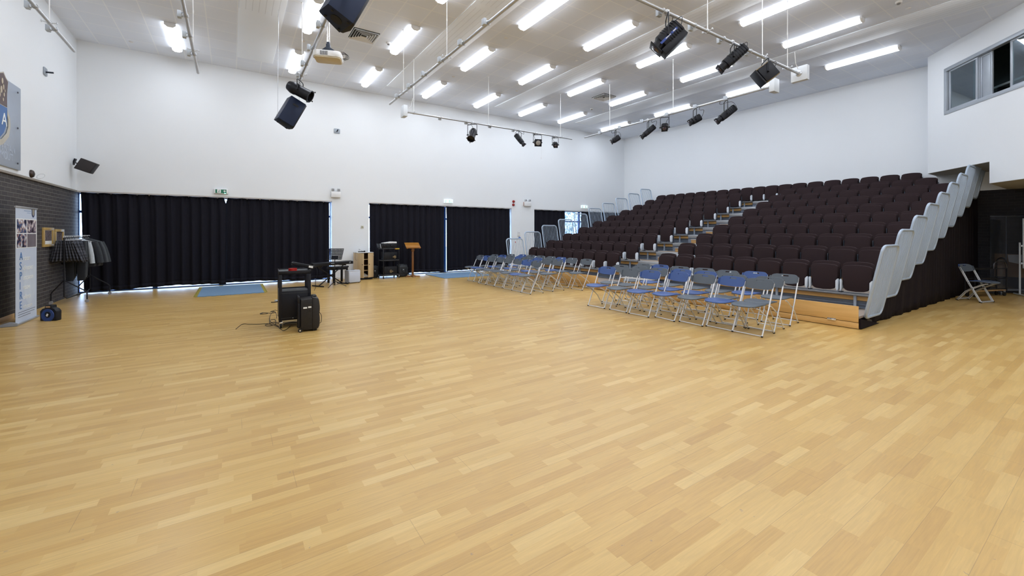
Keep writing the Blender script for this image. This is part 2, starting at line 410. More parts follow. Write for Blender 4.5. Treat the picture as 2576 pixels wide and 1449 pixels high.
struct('wall_booth_inside', mb, DKW, smooth=False)
# control-room window
FRM = mat('window_frame_grey', (0.40, 0.44, 0.49), 0.4, 0.3)
win = bpy.data.objects.new('window_1', None); COL.objects.link(win); win['kind'] = 'structure'
win.location = A
def wl(t0, t1, z0, z1, d0, d1, name, m, bev=0.004):
    mb = MB(); c = dr*((t0+t1)/2)+nr*((d0+d1)/2); c = Vector((c.x, c.y, (z0+z1)/2))
    mb.box(c, (t1-t0, d1-d0, z1-z0), RB); return mb.obj(name, m, win, bevel=bev)
def wframe(t0, t1, z0, z1, wd, d0, d1, name, m):
    mb = MB()
    for a, b, c_, e_ in ((t0, t1, z1-wd, z1), (t0, t1, z0, z0+wd), (t0, t0+wd, z0+wd, z1-wd), (t1-wd, t1, z0+wd, z1-wd)):
        c = dr*((a+b)/2)+nr*((d0+d1)/2); c = Vector((c.x, c.y, (c_+e_)/2)); mb.box(c, (b-a, d1-d0, e_-c_), RB)
    return mb.obj(name, m, win, bevel=0.003)
wframe(WT0, WT1, WZ0, WZ1, 0.085, -0.015, 0.1, 'window_frame', FRM)
for t0, t1, dd in ((0.70, 1.58, 0.03), (1.42, 1.60, 0.055), (1.58, 1.92, 0.075), (2.43, 3.55, 0.03), (3.45, 4.66, 0.055)):
    wframe(t0, t1, WZ0+0.07, WZ1-0.07, 0.055, dd, dd+0.028, 'sash', FRM)
wl(1.60, 1.90, WZ0+0.08, WZ1-0.08, 0.09, 0.12, 'sash_stile', FRM)
TG = glass_material('tinted_glass', (0.50, 0.64, 0.66), 0.10)
for t0, t1, dd in ((0.755, 1.525, 0.04), (2.485, 3.5, 0.04), (3.5, 4.6, 0.065)):
    wl(t0, t1, WZ0+0.125, WZ1-0.125, dd, dd+0.008, 'pane', TG, 0)
# wall of glazing behind the curtains
BLUEF = mat('blue_window_frame', (0.02, 0.10, 0.42), 0.4)
PANE = glass_material('clear_glass', (0.95, 0.97, 1.0), 0.03)
for i, (a, b) in enumerate(OPEN):
    n = max(2, int(round((b-a)/1.45))); st = (b-a)/n
    root = bpy.data.objects.new('window_%d' % (i+2), None); COL.objects.link(root); root['kind'] = 'structure'
    root.location = (a, YB+0.28, 0)
    for j in range(n):
        x0, x1 = j*st, (j+1)*st
        mb = MB(); e0 = 0.015 if j == 0 else 0.05; e1 = 0.015 if j == n-1 else 0.05; mb.bx(x0, x0+e0, -0.03, 0.03, 0, ZH).bx(x1-e1, x1, -0.03, 0.03, 0, ZH)
        for zz in (0.0, 2.02, ZH-0.06): mb.bx(x0, x1, -0.028, 0.028, zz, zz+0.06 if zz != 0 else 0.03)
        mb.obj('window_frame', BLUEF, root, bevel=0.004)
        MB().bx(x0+e0, x1-e1, -0.004, 0.004, 0.03, ZH-0.06).obj('pane', PANE, root, smooth=False)
struct('trim_3', MB().bx(XL, 2.66, YB+0.02, YB+0.30, ZH-0.025, ZH).bx(3.85, 9.65, YB+0.02, YB+0.30, ZH-0.025, ZH).bx(10.83, XR, YB+0.02, YB+0.30, ZH-0.025, ZH), WHITEP, smooth=False)
# outside: paved ground, and shrubs with sky brightness in their colour
struct('ground_outside', MB().bx(-25, 40, YB+0.33, YB+30, -0.1, -0.03), mat('pale_paving', (0.5, 0.5, 0.5), 0.9))
# ribbed panels running along the ceiling
for i, x0 in enumerate((0.10, 4.13, 8.19, 12.24)):
    o = MB().bx(x0, x0+0.83, YF+0.5, 13.52, ZC-0.022, ZC).obj('ceiling_panel', BAND, bevel=0.006)
    tag(o, ['white ribbed ceiling panel running lengthwise nearest the crest-board wall', 'white ribbed ceiling panel, second from the crest-board wall', 'white ribbed ceiling panel, third from the crest-board wall, over the seating front', 'white ribbed ceiling panel nearest the control-room window'][i], 'ceiling panel', 'ribbed ceiling panels')
# ================================================================= CEILING LIGHTS
TUBE = mat('lit_diffuser', (0.9, 0.9, 0.9), 0.4, emit=(0.93, 0.985, 1.07), estr=LAMP)
TUBES = mat('lit_diffuser_side', (0.9, 0.9, 0.9), 0.4, emit=(0.93, 0.985, 1.07), estr=LAMP*0.28)
t = thing('batten_light', 'x', 'ceiling light')
mb = MB().bx(-0.075, 0.075, -0.80, 0.80, 0.045, 0.088)
mb.obj('lamp_body', WHITEP, t, bevel=0.005)
mb = MB().prism([(-0.10, 0.045), (-0.095, 0.015), (-0.045, -0.012), (0.045, -0.012), (0.095, 0.015), (0.10, 0.045)], 1, -0.775, 0.775)
mb.mi = [1, 1, 1, 0, 0, 0, 1, 1] if len(mb.f) == 8 else mb.mi
mb.obj('diffuser', [TUBE, TUBES], t)
for e in (-1, 1):
    MB().prism([(-0.105, 0.086), (-0.105, 0.03), (-0.05, -0.018), (0.05, -0.018), (0.105, 0.03), (0.105, 0.086)], 1, e*0.775, e*0.815).obj('end_cap', WHITEP, t, bevel=0.004)
LX = [-1.19, 1.44, 3.50, 5.53, 7.54, 9.56, 11.57, 14.12]
LY = [12.99, 10.06, 7.13, 4.24, 1.33, -1.58, -4.5]
PLX = ['first', 'second', 'third', 'fourth', 'fifth', 'sixth', 'seventh', 'last']
PLR = ['nearest the curtained wall', 'second from the curtained wall', 'third from the curtained wall', 'fourth from the curtained wall', 'fifth from the curtained wall', 'sixth from the curtained wall', 'seventh from the curtained wall']
first = True
for j, y in enumerate(LY):
    for i, x in enumerate(LX):
        if j >= 3 and x > 13.5 and y < 3.5: continue
        lab = 'lit fluorescent batten light, %s from the left in the row %s' % (PLX[i], PLR[j])
        if i == 7: lab = 'lit fluorescent batten light farthest right in the row %s' % PLR[j]
        if first:
            t.location = (x, y, ZC-0.088); tag(t, lab, 'ceiling light', 'fluorescent ceiling lights'); first = False
        else: dup(t, lab, 'fluorescent ceiling lights', (x, y, ZC-0.088))
# square air diffusers
VD = mat('vent_dark', (0.03, 0.035, 0.03), 0.8)
for (x, y), lab in (((2.63, 10.40), 'square louvred air vent in the ceiling near the projector'), ((10.80, 10.46), 'square louvred air vent in the ceiling above the tiered seats')):
    v = thing('ceiling_vent', lab, 'vent', (x, y, ZC), 0, 'ceiling vents')
    mb = MB()
    mb.prism([(-0.30, -0.30), (0.30, -0.30), (0.30, 0.30), (-0.30, 0.30)], 2, -0.004, 0.0)
    mb.obj('backing', VD, v, smooth=False)
    for k, r in enumerate((0.29, 0.235, 0.185, 0.135, 0.085)):
        mb = MB(); q = r-0.022; z0, z1 = -0.034, -0.006
        vs = [(a*r, b*r, z0) for a, b in ((-1,-1),(1,-1),(1,1),(-1,1))]+[(a*q, b*q, z1) for a, b in ((-1,-1),(1,-1),(1,1),(-1,1))]
        mb.add(vs, [(i, (i+1) % 4, 4+(i+1) % 4, 4+i) for i in range(4)])
        mb.obj('frame' if k == 0 else 'louvre', WHITEP, v, thick=0.004, smooth=False)
# smoke detectors and small ceiling discs
for i, (x, y) in enumerate(((3.24, 10.46), (11.41, 11.68), (11.41, 2.80))):
    v = thing('smoke_detector', ['white smoke detector beside the vent near the projector', 'white smoke detector over the far end of the tiered seats', 'white smoke detector on the ceiling in front of the control-room window'][i], 'smoke detector', (x, y, ZC), 0, 'smoke detectors')
    MB().lathe([(0.06, 0), (0.06, -0.02), (0.045, -0.035)]).obj('base', WHITEP, v)
    MB().lathe([(0.03, -0.035), (0.028, -0.055), (0.015, -0.062)]).obj('sensor', mat('sensor_grey', (0.2, 0.2, 0.2), 0.4), v)
CD = [((5.55, 8.63), 'between the third and fourth lights'), ((7.91, 8.67), 'left of the third ribbed panel, nearer disc'), ((7.91, 11.63), 'left of the third ribbed panel, farther disc'),
      ((5.59, 11.64), 'above the long lighting bar by the curtains'), ((11.95, 8.72), 'left of the last ribbed panel, middle disc'), ((11.95, 11.60), 'left of the last ribbed panel, farthest disc'),
      ((11.92, 2.77), 'left of the last ribbed panel, nearest disc'), ((-2.11, 13.95), 'near the corner by the brick wall'), ((1.45, 11.56), 'between the two left-hand battens')]
for (x, y), s_ in CD:
    o = MB().lathe([(0.045, 0.0), (0.045, -0.006), (0.035, -0.012)], (0, 0, 0)).obj('ceiling_disc', mat('disc_white', (0.74, 0.74, 0.74), 0.4), None, loc=(x, y, ZC))
    tag(o, 'small round white ceiling disc '+s_, 'ceiling disc', 'small ceiling discs')

# ================================================================= TIERED SEATING STAND
Y0, Y1 = 2.47, 12.55         # near and far side
AI0, AI1 = 6.83, 8.10        # aisle
def deck_z(k): return 0.200+0.248*k
def nose_x(k): return 8.12 if k == 0 else 8.93+0.80*(k-1)
st = thing('seating_stand', 'retractable tiered seating stand with oak front boards, steel beams and aisle steps', 'seating stand', (nose_x(0), Y0, 0))
off = Vector((nose_x(0), Y0, 0))
def sp(name, mb, m, **k):
    mb.v = [(a-off.x, b-off.y, c-off.z) for a, b, c in mb.v]
    return mb.obj(name, m, st, **k)
for k in range(11):
    x0 = nose_x(k); x1 = min(x0+0.98, XR-0.02); z = deck_z(k)
    sp('deck', MB().bx(x0+0.03, x1, Y0, Y1, z-0.035, z), DECKC, smooth=False)
    if k == 0:
        for a, b in ((Y0, AI0), (AI1, Y1)):
            p = sp('fascia_board', MB().bx(x0, x0+0.02, a, b, 0.108, 0.36), OAK, bevel=0.003)
            sp('fascia_board', MB().bx(x0+0.005, x0+0.025, a, b, 0.008, 0.100), OAK, bevel=0.003)
            for yy in (a+0.35, a+1.6, (a+b)/2+0.6, b-0.5):
                sp('hinge', MB().bx(x0-0.008, x0+0.001, yy-0.06, yy+0.06, 0.085, 0.125).cyl((x0-0.01, yy-0.05, 0.104), (x0-0.01, yy+0.05, 0.104), 0.008, n=8), CHROMEB, bevel=0.002)
        sp('base_frame', MB().bx(x0+0.05, x1-0.1, Y0+0.02, Y1-0.02, 0.02, 0.165), STEELD, smooth=False)
    else:
        for a, b in ((Y0, AI0), (AI1, Y1)):
            sp('seat_beam', MB().bx(x0-0.05, x0+0.22, a, b, z-0.012, z+0.012), BEAMG, bevel=0.004)
            sp('riser_board', MB().bx(x0+0.05, x0+0.07, a, b+(0.06 if b == AI0 else 0), z-0.105, z-0.03).bx(x0+0.05, x0+0.30, b-0.02 if b < 8 else a-0.0, b if b < 8 else a+0.02, z-0.105, z-0.03), OAK, bevel=0.002)
            sp('channel', MB().bx(x0+0.13, x0+0.16, a, b, z-0.245, z-0.115).bx(x0+0.10, x0+0.135, a, b, z-0.245, z-0.222).bx(x0+0.10, x0+0.135, a, b, z-0.14, z-0.115).bx(x0+0.10, x0+0.125, a, b, z-0.186, z-0.172), STEELB, bevel=0.003)
            n = 4
            for q in range(n):
                yy = a+0.3+(b-a-0.6)*q/(n-1)
                sp('support_post', MB().bx(x0+0.015, x0+0.045, yy-0.02, yy+0.02, z-0.235, z-0.012).bx(x0+0.0, x0+0.10, yy-0.05, yy+0.05, z-0.244, z-0.232), RAILM, bevel=0.003)
        # aisle edge: aluminium nosing profile and dark riser
        sp('nosing', MB().bx(x0, x0+0.09, AI0+0.02, AI1-0.02, z-0.004, z+0.008).bx(x0, x0+0.025, AI0+0.02, AI1-0.02, z-0.085, z-0.004).bx(x0-0.008, x0+0.01, AI0+0.02, AI1-0.02, z-0.03, z-0.02).bx(x0-0.008, x0+0.01, AI0+0.02, AI1-0.02, z-0.06, z-0.05), ALU, bevel=0.002)
        sp('riser', MB().bx(x0+0.03, x0+0.05, AI0, AI1, z-0.245, z-0.085), STEELB, smooth=False)
    if k < 10:
        xs = nose_x(k+1); zz = z+0.124
        sp('aisle_step', MB().bx(xs-0.30, xs+0.0, AI0+0.05, AI1-0.32, z+0.001, zz-0.02), OAK_PLY, bevel=0.003)
        sp('step_nosing', MB().bx(xs-0.31, xs+0.0, AI0+0.04, AI1-0.31, zz-0.02, zz), mat('step_top', (0.46, 0.42, 0.38), 0.5), bevel=0.003)
# one more step on the floor in the aisle opening
sp('aisle_step', MB().bx(nose_x(0)-0.02, nose_x(0)+0.03, AI0, AI1, 0.01, 0.16).bx(nose_x(0)-0.02, nose_x(0)+0.35, AI0, AI1, 0.16, 0.196), OAK_PLY, bevel=0.003)
sp('end_cap', MB().prism([(8.14, 0.01), (8.95, 0.01), (8.14, 0.165)], 1, Y0-0.03, Y0-0.005), CURTB, smooth=False)
E0 = thing('stage_skirt', 'dark pleated fabric skirt closing the near side of the tiered stand', 'curtain', (nose_x(0), Y0, 0))
def skirt(u, v):
    x = 8.35+(XR-0.05-8.35)*u
    k = max(0.0, (x-8.12)/0.8); zt = 0.05+deck_z(0)+0.248*max(0, k-0.35)-0.10
    zb = 0.006
    f = (0.5+0.5*v)
    return (x-off.x, 0.016*math.sin(x*11+1.2*math.sin(x*2.3))*(1.1-0.6*v)-0.012+0.004*math.sin(x*41)+0.10*(1-v)*(1-u)*0.5, zb+(zt-zb)*v)
o = MB().grid(skirt, 260, 6).obj('pleated_fabric', CURTB, E0, thick=0.006, ang=1.2)

# ----- tip-up seat (faces -X), origin on the beam
seat = thing('tip_up_seat', 'x', 'seat')
def arched(w, z0, z1, rise, rc, n=10, taper=0.0, zt=0.27):
    """front outline in (y,z): arched top, rounded corners, optionally narrower below zt"""
    pts = []
    for i in range(n+1):
        yy = w/2-w*i/n; pts.append((yy*(0.985 if i in (0, n) else 1), z1-rise*(2*yy/w)**2-(0.018 if i in (0, n) else 0)))
    b = w/2-taper
    pts += [(-w/2, z1-rise-0.06), (-w/2, zt+0.03), (-b, zt-0.03), (-b, z0+rc)]+[(-b+rc*(1-math.cos(a)), z0+rc*(1-math.sin(a))) for a in (0.5, 1.05)]+[(-b+rc, z0-0.004), (0, z0-0.012), (b-rc, z0-0.004)]+[(b-rc*(1-math.cos(a)), z0+rc*(1-math.sin(a))) for a in (1.05, 0.5)]+[(b, z0+rc), (b, zt-0.03), (w/2, zt+0.03), (w/2, z1-rise-0.06)]
    return pts
mb = MB().prism(arched(0.432, 0.10, 0.545, 0.026, 0.05), 0, 0.045, 0.105)
mb.shear(lambda x, y, z: (x+0.10*(z-0.1)+0.0-0.35*(abs(y)**2), y, z)).obj('backrest', SEATF, seat, bevel=0.008, ang=1.0)
mb = MB().prism(arched(0.418, 0.045, 0.490, 0.022, 0.07, taper=0.028, zt=0.24), 0, -0.045, 0.032)
mb.shear(lambda x, y, z: (x+0.08*(z-0.1)+0.25*(y*y), y, z)).obj('seat_pad', SEATF, seat, bevel=0.009, ang=1.0)
for e in (-1, 1):
    mb = MB().prism([(e*0.194, 0.075), (e*0.212, 0.022), (e*0.226, 0.050), (e*0.228, 0.215), (e*0.218, 0.240), (e*0.196, 0.205)], 0, -0.065, 0.0)
    mb.shear(lambda x, y, z: (x+0.9*(abs(y)-0.2), y, z)).obj('side_cap', SEATC, seat, bevel=0.002)
    MB().bx(0.03, 0.065, e*0.2385-0.006, e*0.2385+0.006, 0.0, 0.40).bx(0.0, 0.10, e*0.236-0.02 if e > 0 else e*0.236-0.004, e*0.236+0.004 if e > 0 else e*0.236+0.02, 0.0, 0.016).obj('bracket', STEELD, seat, bevel=0.002)
near = [6.575-0.478*i for i in range(9)]; far = [8.345+0.478*i for i in range(9)]
used = False
for k in range(10):
    z = deck_z(k+1)+0.012; x = nose_x(k+1)+0.03
    rows = [('near block', near), ('far block', far)]
    if k == 8: rows[0] = ('near block', near[:8])
    if k == 9: rows = [('near block', near[:7]), ('far block', far), ('middle', [7.02, 7.46, 7.90])]
    rn = 'front row' if k == 0 else ('top row' if k == 9 else ORD[k]+' row up')
    for bn, ys in rows:
        for i, y in enumerate(ys):
            if bn == 'middle': lab = 'brown tip-up seat, top row, %s above the aisle steps' % ['nearest', 'middle', 'farthest'][i]
            else: lab = 'brown tip-up seat, %s, %s, %s seat from the aisle' % (rn, bn, ORD[i])
            g = 'brown tip-up seats on the tiered stand'
            zz = z
            if not used: seat.location = (x, y, zz); tag(seat, lab, 'seat', g); used = True
            else: dup(seat, lab, g, (x, y, zz))

# ----- guard rails
def make_rail(label, lean):
    r = thing('guard_rail', label, 'guard rail')
    W, Hh = 0.72, 1.035
    def L(x, z): return (x, lean*z/Hh, z)
    pts = [(0.0, 0.02), (0.0, Hh-0.10)]+[(0.10-0.10*math.cos(a), Hh-0.10+0.10*math.sin(a)) for a in (0.35, 0.7, 1.1, 1.57)]+[(W-0.10, Hh)]+[(W-0.10+0.10*math.sin(a), Hh-0.10+0.10*math.cos(a)) for a in (0.5, 0.9, 1.25, 1.57)]+[(W, 0.02)]
    pts = [(0.09, -0.10), (0.045, -0.085), (0.012, -0.04)]+pts+[(W-0.012, -0.04), (W-0.045, -0.085), (W-0.09, -0.10)]
    MB().tube([L(a, b) for a, b in pts], 0.021, 8, closed=True).obj('rail_frame', RAILM, r)
    for i in range(9):
        x = 0.075+(W-0.15)*i/8
        MB().tube([L(x, -0.09), L(x, Hh-0.005)], 0.0085, 6).obj('rail_bar', RAILM, r)
    MB().box((0.12, 0.035 if lean < 0 else -0.035, -0.09), (0.07, 0.05, 0.02)).box((W-0.12, 0.035 if lean < 0 else -0.035, -0.09), (0.07, 0.05, 0.02)).obj('foot_bracket', STEELB, r, bevel=0.004)
    return r
rr = make_rail('x', -0.21); rl = make_rail('x', 0.21)
for k in range(10):
    z = deck_z(k)+0.07
    sname = 'lowest' if k == 0 else ('topmost' if k == 9 else ORD[k]+' from the bottom')
    for root, y, side in ((rr, Y0-0.06, 'near side of the tiered stand'), (rl, Y1+0.03, 'curtained side of the tiered stand')):
        x = 8.25+0.796*k if side.startswith('near') else 8.24+0.812*k
        lab = 'grey tubular guard rail, %s, on the %s' % (sname, side)
        g = 'guard rails on the '+side
        if k == 0: root.location = (x, y, z); tag(root, lab, 'guard rail', g)
        else: dup(root, lab, g, (x, y, z if k < 9 else z))

# ================================================================= FOLDING CHAIRS (face -X, origin under the front feet bar)
def make_chair(m, label):
    c = thing('folding_chair', label, 'chair')
    W = 0.215
    def seat_fn(mb):
        out = []
        n = 16
        for i in range(n):
            a = 2*math.pi*i/n
            ca, sa = math.cos(a), math.sin(a)
            out.append((0.045+0.205*(abs(ca)**0.55)*(1 if ca >= 0 else -1), 0.205*(abs(sa)**0.6)*(1 if sa >= 0 else -1)))
        return mb.prism(out, 2, 0.440, 0.458)
    mb = seat_fn(MB())
    mb.shear(lambda x, y, z: (x, y, z-0.06*max(0, x-0.05)-0.06*max(0, 0.12-x)**2*4+0.25*y*y))
    mb.obj('seat', m, c, bevel=0.008, ang=1.0)
    # backrest: curved rounded panel with a hand slot
    def back(u0, u1, v0, v1, mb):
        pass
    mb = MB()
    NU, NV = 16, 8; Wb, Hb = 0.218, 0.158
    def inside(u, v):      # u -1..1, v 0..1 rounded rectangle mapping
        return u, v
    vs = []; fs = []
    def pt(u, v, side):
        # shape: top corners well rounded, bottom edge bowed
        y = Wb*u; top = 0.0; 
        r = 0.42
        e = max(0.0, (abs(u)-(1-r))/r); zt = 1-0.42*(1-math.sqrt(max(0.0, 1-e*e)))
        zb = 0.18*(abs(u)**3)*1.0
        zz = 0.648+Hb*(zb+(zt-zb)*v)
        x = 0.308+0.36*(zz-0.648)+0.035*(1-u*u)+side*0.006
        return (x, y, zz)
    for side in (-1, 1):
        for i in range(NU+1):
            for j in range(NV+1):
                vs.append(pt(-1+2*i/NU, j/NV, side))
    def id_(s_, i, j): return s_*(NU+1)*(NV+1)+i*(NV+1)+j
    hole = {(i, 5) for i in range(6, 10)}
    hole = {(i, 6) for i in range(6, 10)}
    for s_ in (0, 1):
        for i in range(NU):
            for j in range(NV):
                if (i, j) in hole: continue
                f = (id_(s_, i, j), id_(s_, i+1, j), id_(s_, i+1, j+1), id_(s_, i, j+1)); fs.append(f if s_ else f[::-1])
    for i in range(NU):
        for j in (0, NV): fs.append((id_(0, i, j), id_(0, i+1, j), id_(1, i+1, j), id_(1, i, j)))
    for j in range(NV):
        for i in (0, NU): fs.append((id_(0, i, j), id_(0, i, j+1), id_(1, i, j+1), id_(1, i, j)))
    for i in range(6, 10):
        for j in (6, 7): fs.append((id_(0, i, j), id_(0, i+1, j), id_(1, i+1, j), id_(1, i, j)))
    for i in (6, 10): fs.append((id_(0, i, 6), id_(0, i, 7), id_(1, i, 7), id_(1, i, 6)))
    mb.add(vs, fs)
    for e in (-1, 1):      # wrap-round ends holding the tubes
        mb.prism([(0.300, 0.672), (0.325, 0.672), (0.357, 0.772), (0.332, 0.772)], 1, e*0.222, e*0.200)
    mb.obj('backrest', m, c, ang=0.9)
    for e in (-1, 1):
        MB().tube([(0.0, e*W, 0.012), (0.20, e*W, 0.42), (0.345, e*W, 0.755)], 0.0105, 8).obj('leg', CHROME, c)
    for e in (-1, 1):
        q = e*(W-0.026)
        MB().tube([(-0.09, q, 0.42), (-0.02, q, 0.395), (0.06, q, 0.345), (0.16, q, 0.285), (0.25, q, 0.215), (0.32, q, 0.12), (0.40, q, 0.012)], 0.0095, 8).obj('leg', CHROME, c)
    MB().cyl((0.004, -W, 0.016), (0.004, W, 0.016), 0.009, n=8).obj('front_foot_bar', CHROME, c)
    MB().cyl((0.385, -W+0.026, 0.035), (0.385, W-0.026, 0.035), 0.008, n=8).obj('rear_foot_bar', CHROME, c)
    for e in (-1, 1):
        MB().box((0.0, e*W, 0.012), (0.024, 0.025, 0.018)).obj('foot', RUBBER, c, bevel=0.004)
        MB().box((0.40, e*(W-0.026), 0.012), (0.024, 0.024, 0.018)).obj('foot', RUBBER, c, bevel=0.004)
        MB().cyl((0.145, e*(W+0.012), 0.30), (0.145, e*(W-0.045), 0.30), 0.008, n=8).cyl((0.205, e*(W+0.012), 0.425), (0.205, e*(W-0.02), 0.425), 0.007, n=8).obj('pivot_bolt', CHROMEB, c)
    return c
cb = make_chair(BLUEP, 'x'); cg = make_chair(GREYC, 'x')
cused = {'b': False, 'g': False}
def place_chair(col, x, y, rz, lab, group):
    root = cb if col == 'b' else cg
    if not cused[col]:
        root.location = (x, y, 0); root.rotation_euler = (0, 0, rz); tag(root, lab, 'chair', group); cused[col] = True
    else: dup(root, lab, group, (x, y, 0), rz)
CN = {'b': 'blue', 'g': 'grey'}
# near block: three rows of seven
NR = [[(6.13, 6.15), (6.165, 5.605), (6.152, 5.10), (6.25, 4.62), (6.29, 4.145), (6.342, 3.69), (6.34, 3.26)],
      [(6.72, 6.34), (6.74, 5.87), (6.72, 5.36), (6.88, 4.97), (6.85, 4.45), (6.72, 3.85), (6.77, 3.30)],
      [(7.47, 6.36), (7.52, 5.93), (7.45, 5.38), (7.47, 4.84), (7.38, 4.33), (7.55, 3.92), (7.47, 3.38)]]
NC = ['bgbbgbg', 'gggbbgg', 'gbgggbg']
RN = ['front row', 'middle row', 'back row']
for r in range(3):
    for i, (x, y) in enumerate(NR[r]):
        nm = ORD[i]+' from its aisle end' if i < 6 else 'at its camera end'
        place_chair(NC[r][i], x, y, random.uniform(-0.05, 0.05)+[0.08, 0.0, 0, -0.1, -0.06, -0.03, 0.03][i]*(r == 0), '%s plastic folding chair, nearer group, %s, %s' % (CN[NC[r][i]], RN[r], nm), 'folding chairs in the nearer group')
FR = [[(6.22, 11.72), (6.22, 11.30), (6.12, 10.83), (6.155, 10.40), (6.14, 9.94), (6.12, 9.43), (6.095, 8.955), (6.08, 8.545)],
      [(6.83, 11.85), (6.87, 11.42), (6.90, 10.98), (6.93, 10.55), (6.80, 10.05), (6.86, 9.55), (6.87, 9.13), (6.83, 8.62)],
      [(7.42, 11.75), (7.58, 11.33), (7.58, 10.85), (7.60, 10.38), (7.63, 9.90), (7.60, 9.38), (7.62, 8.93), (7.62, 8.36)]]
FC = ['gbgggg'+'bg', 'gbgbgbgg', 'gbgggbgg']
for r in range(3):
    for i, (x, y) in enumerate(FR[r]):
        nm = ORD[7-i]+' from its aisle end' if i else 'at its curtain end'
        place_chair(FC[r][i], x, y, random.uniform(-0.05, 0.05), '%s plastic folding chair, farther group, %s, %s' % (CN[FC[r][i]], RN[r], nm), 'folding chairs in the farther group')
# two nested chairs beyond the stand, facing away from the curtains
place_chair('g', 13.60, 1.88, math.pi/2-0.28, 'grey folding chair in front of the nested pair by the trolley', 'nested folding chairs by the trolley')
place_chair('b', 13.675, 1.915, math.pi/2-0.28, 'blue folding chair nested behind the grey one by the trolley', 'nested folding chairs by the trolley')
# ================================================================= CURTAINS
def curtain(x0, x1, lab, zb=0.055, y=YB+0.10, seed=1, nf=None, pull=None, ztop=ZH-0.022):
    W = x1-x0; nf = nf or int(W*4.2)
    rnd = random.Random(seed); ph = [rnd.uniform(0, 6.28) for _ in range(5)]
    t = thing('curtain', lab, 'curtain', ((x0+x1)/2, y, 0), 0, 'black stage curtains on the window wall')
    def fn(u, v):
        s_ = u*W
        a = 0.052*(0.50+0.50*(1-v))
        wob = 1.1*math.sin(s_*1.7+ph[0])+0.7*math.sin(s_*3.9+ph[1])
        d = a*math.sin(2*math.pi*nf*u+wob)+0.012*math.sin(2*math.pi*nf*2.3*u+ph[2])
        d2 = 0.022*math.sin(2*math.pi*nf*3.0*u+ph[3])*max(0, (v-0.85)/0.15)
        zl = zb+0.022*math.sin(s_*2.1+ph[4])+0.006*math.sin(s_*9.0+ph[1])
        x = -W/2+s_
        if pull: x += pull(u, v)
        zt = ztop-0.018*abs(math.sin(s_*7.5))
        return (x, d+d2, zl+(zt-zl)*v)
    MB().grid(fn, int(W*42), 14).obj('curtain_cloth', CURT, t, thick=0.004, ang=1.5)
    mb = MB()
    def hem(u, v):
        p = fn(u, 0.0 if v < .5 else 0.045); return (p[0], p[1]-0.006, p[2])
    MB().grid(hem, int(W*42), 1).obj('hem', CURT, t, thick=0.004, ang=1.5)
    return t
curtain(XL+0.07, -0.165, 'wide black curtain at the left end of the window wall beside the clothes rail', 0.06, seed=3, pull=lambda u, v: (0.05*(1-v)*(1-u))-0.05*(max(0, v-0.95)/0.05)*u**30)
curtain(-0.175, 2.60, 'black curtain behind the keyboard, right half of the left opening', 0.06, seed=4, pull=lambda u, v: (0.05*max(0, v-0.93)/0.07*(1-u)**20))
curtain(3.88, 6.665, 'black curtain behind the oak lectern and equipment trolley', 0.06, seed=5)
curtain(6.735, 9.61, 'black curtain behind the farther group of folding chairs', 0.06, seed=6)
curtain(10.87, 12.62, 'narrow black curtain left of the uncovered glass door', 0.06, seed=7)
curtain(13.66, XR-0.05, 'black curtain behind the top of the tiered stand guard rails', 0.06, seed=8)
for a, b, s_ in ((XL+0.03, 2.64, 'left'), (3.87, 9.63, 'middle'), (10.85, XR-0.03, 'right')):
    o = MB().bx(a, b, YB+0.14, YB+0.165, ZH-0.05, ZH-0.026).obj('curtain_track', WHITEP, bevel=0.003)
    tag(o, 'white curtain track across the head of the %s window opening' % s_, 'curtain track', 'curtain tracks')

# outside shrubs seen through the bare glass
LEAF = NB('sky_flecked_foliage'); 
nz = LEAF.n('ShaderNodeTexNoise'); nz.inputs['Scale'].default_value = 9.0; nz.inputs['Detail'].default_value = 6
tcx = LEAF.n('ShaderNodeTexCoord'); LEAF.L.new(tcx.outputs['Object'], nz.inputs['Vector'])
mrx = LEAF.n('ShaderNodeMapRange'); LEAF.L.new(nz.outputs['Fac'], mrx.inputs[0]); mrx.inputs[1].default_value = 0.42; mrx.inputs[2].default_value = 0.58
LEAF.L.new(LEAF.mix(mrx.outputs[0], (0.10, 0.14, 0.13, 1), (0.75, 0.80, 0.85, 1)), LEAF.b.inputs['Base Color'])  # pale flecks paint the bright sky between the leaves
def bush(u, v):
    a = math.pi*u; b = 2*math.pi*v
    r = 1.0+0.18*math.sin(7*a+3*b)+0.12*math.sin(13*b+5*a)
    return (2.6*r*math.sin(a)*math.cos(b), 0.9*r*math.sin(a)*math.sin(b), 1.35*r*math.cos(a)+1.3)
o = MB().grid(bush, 40, 60).obj('garden_shrub', LEAF.m, loc=(16.5, YB+4.8, -0.03))
tag(o, 'shrub outside with painted sky flecks, seen through the bare glass door beside the curtains', 'shrub', kind='stuff')

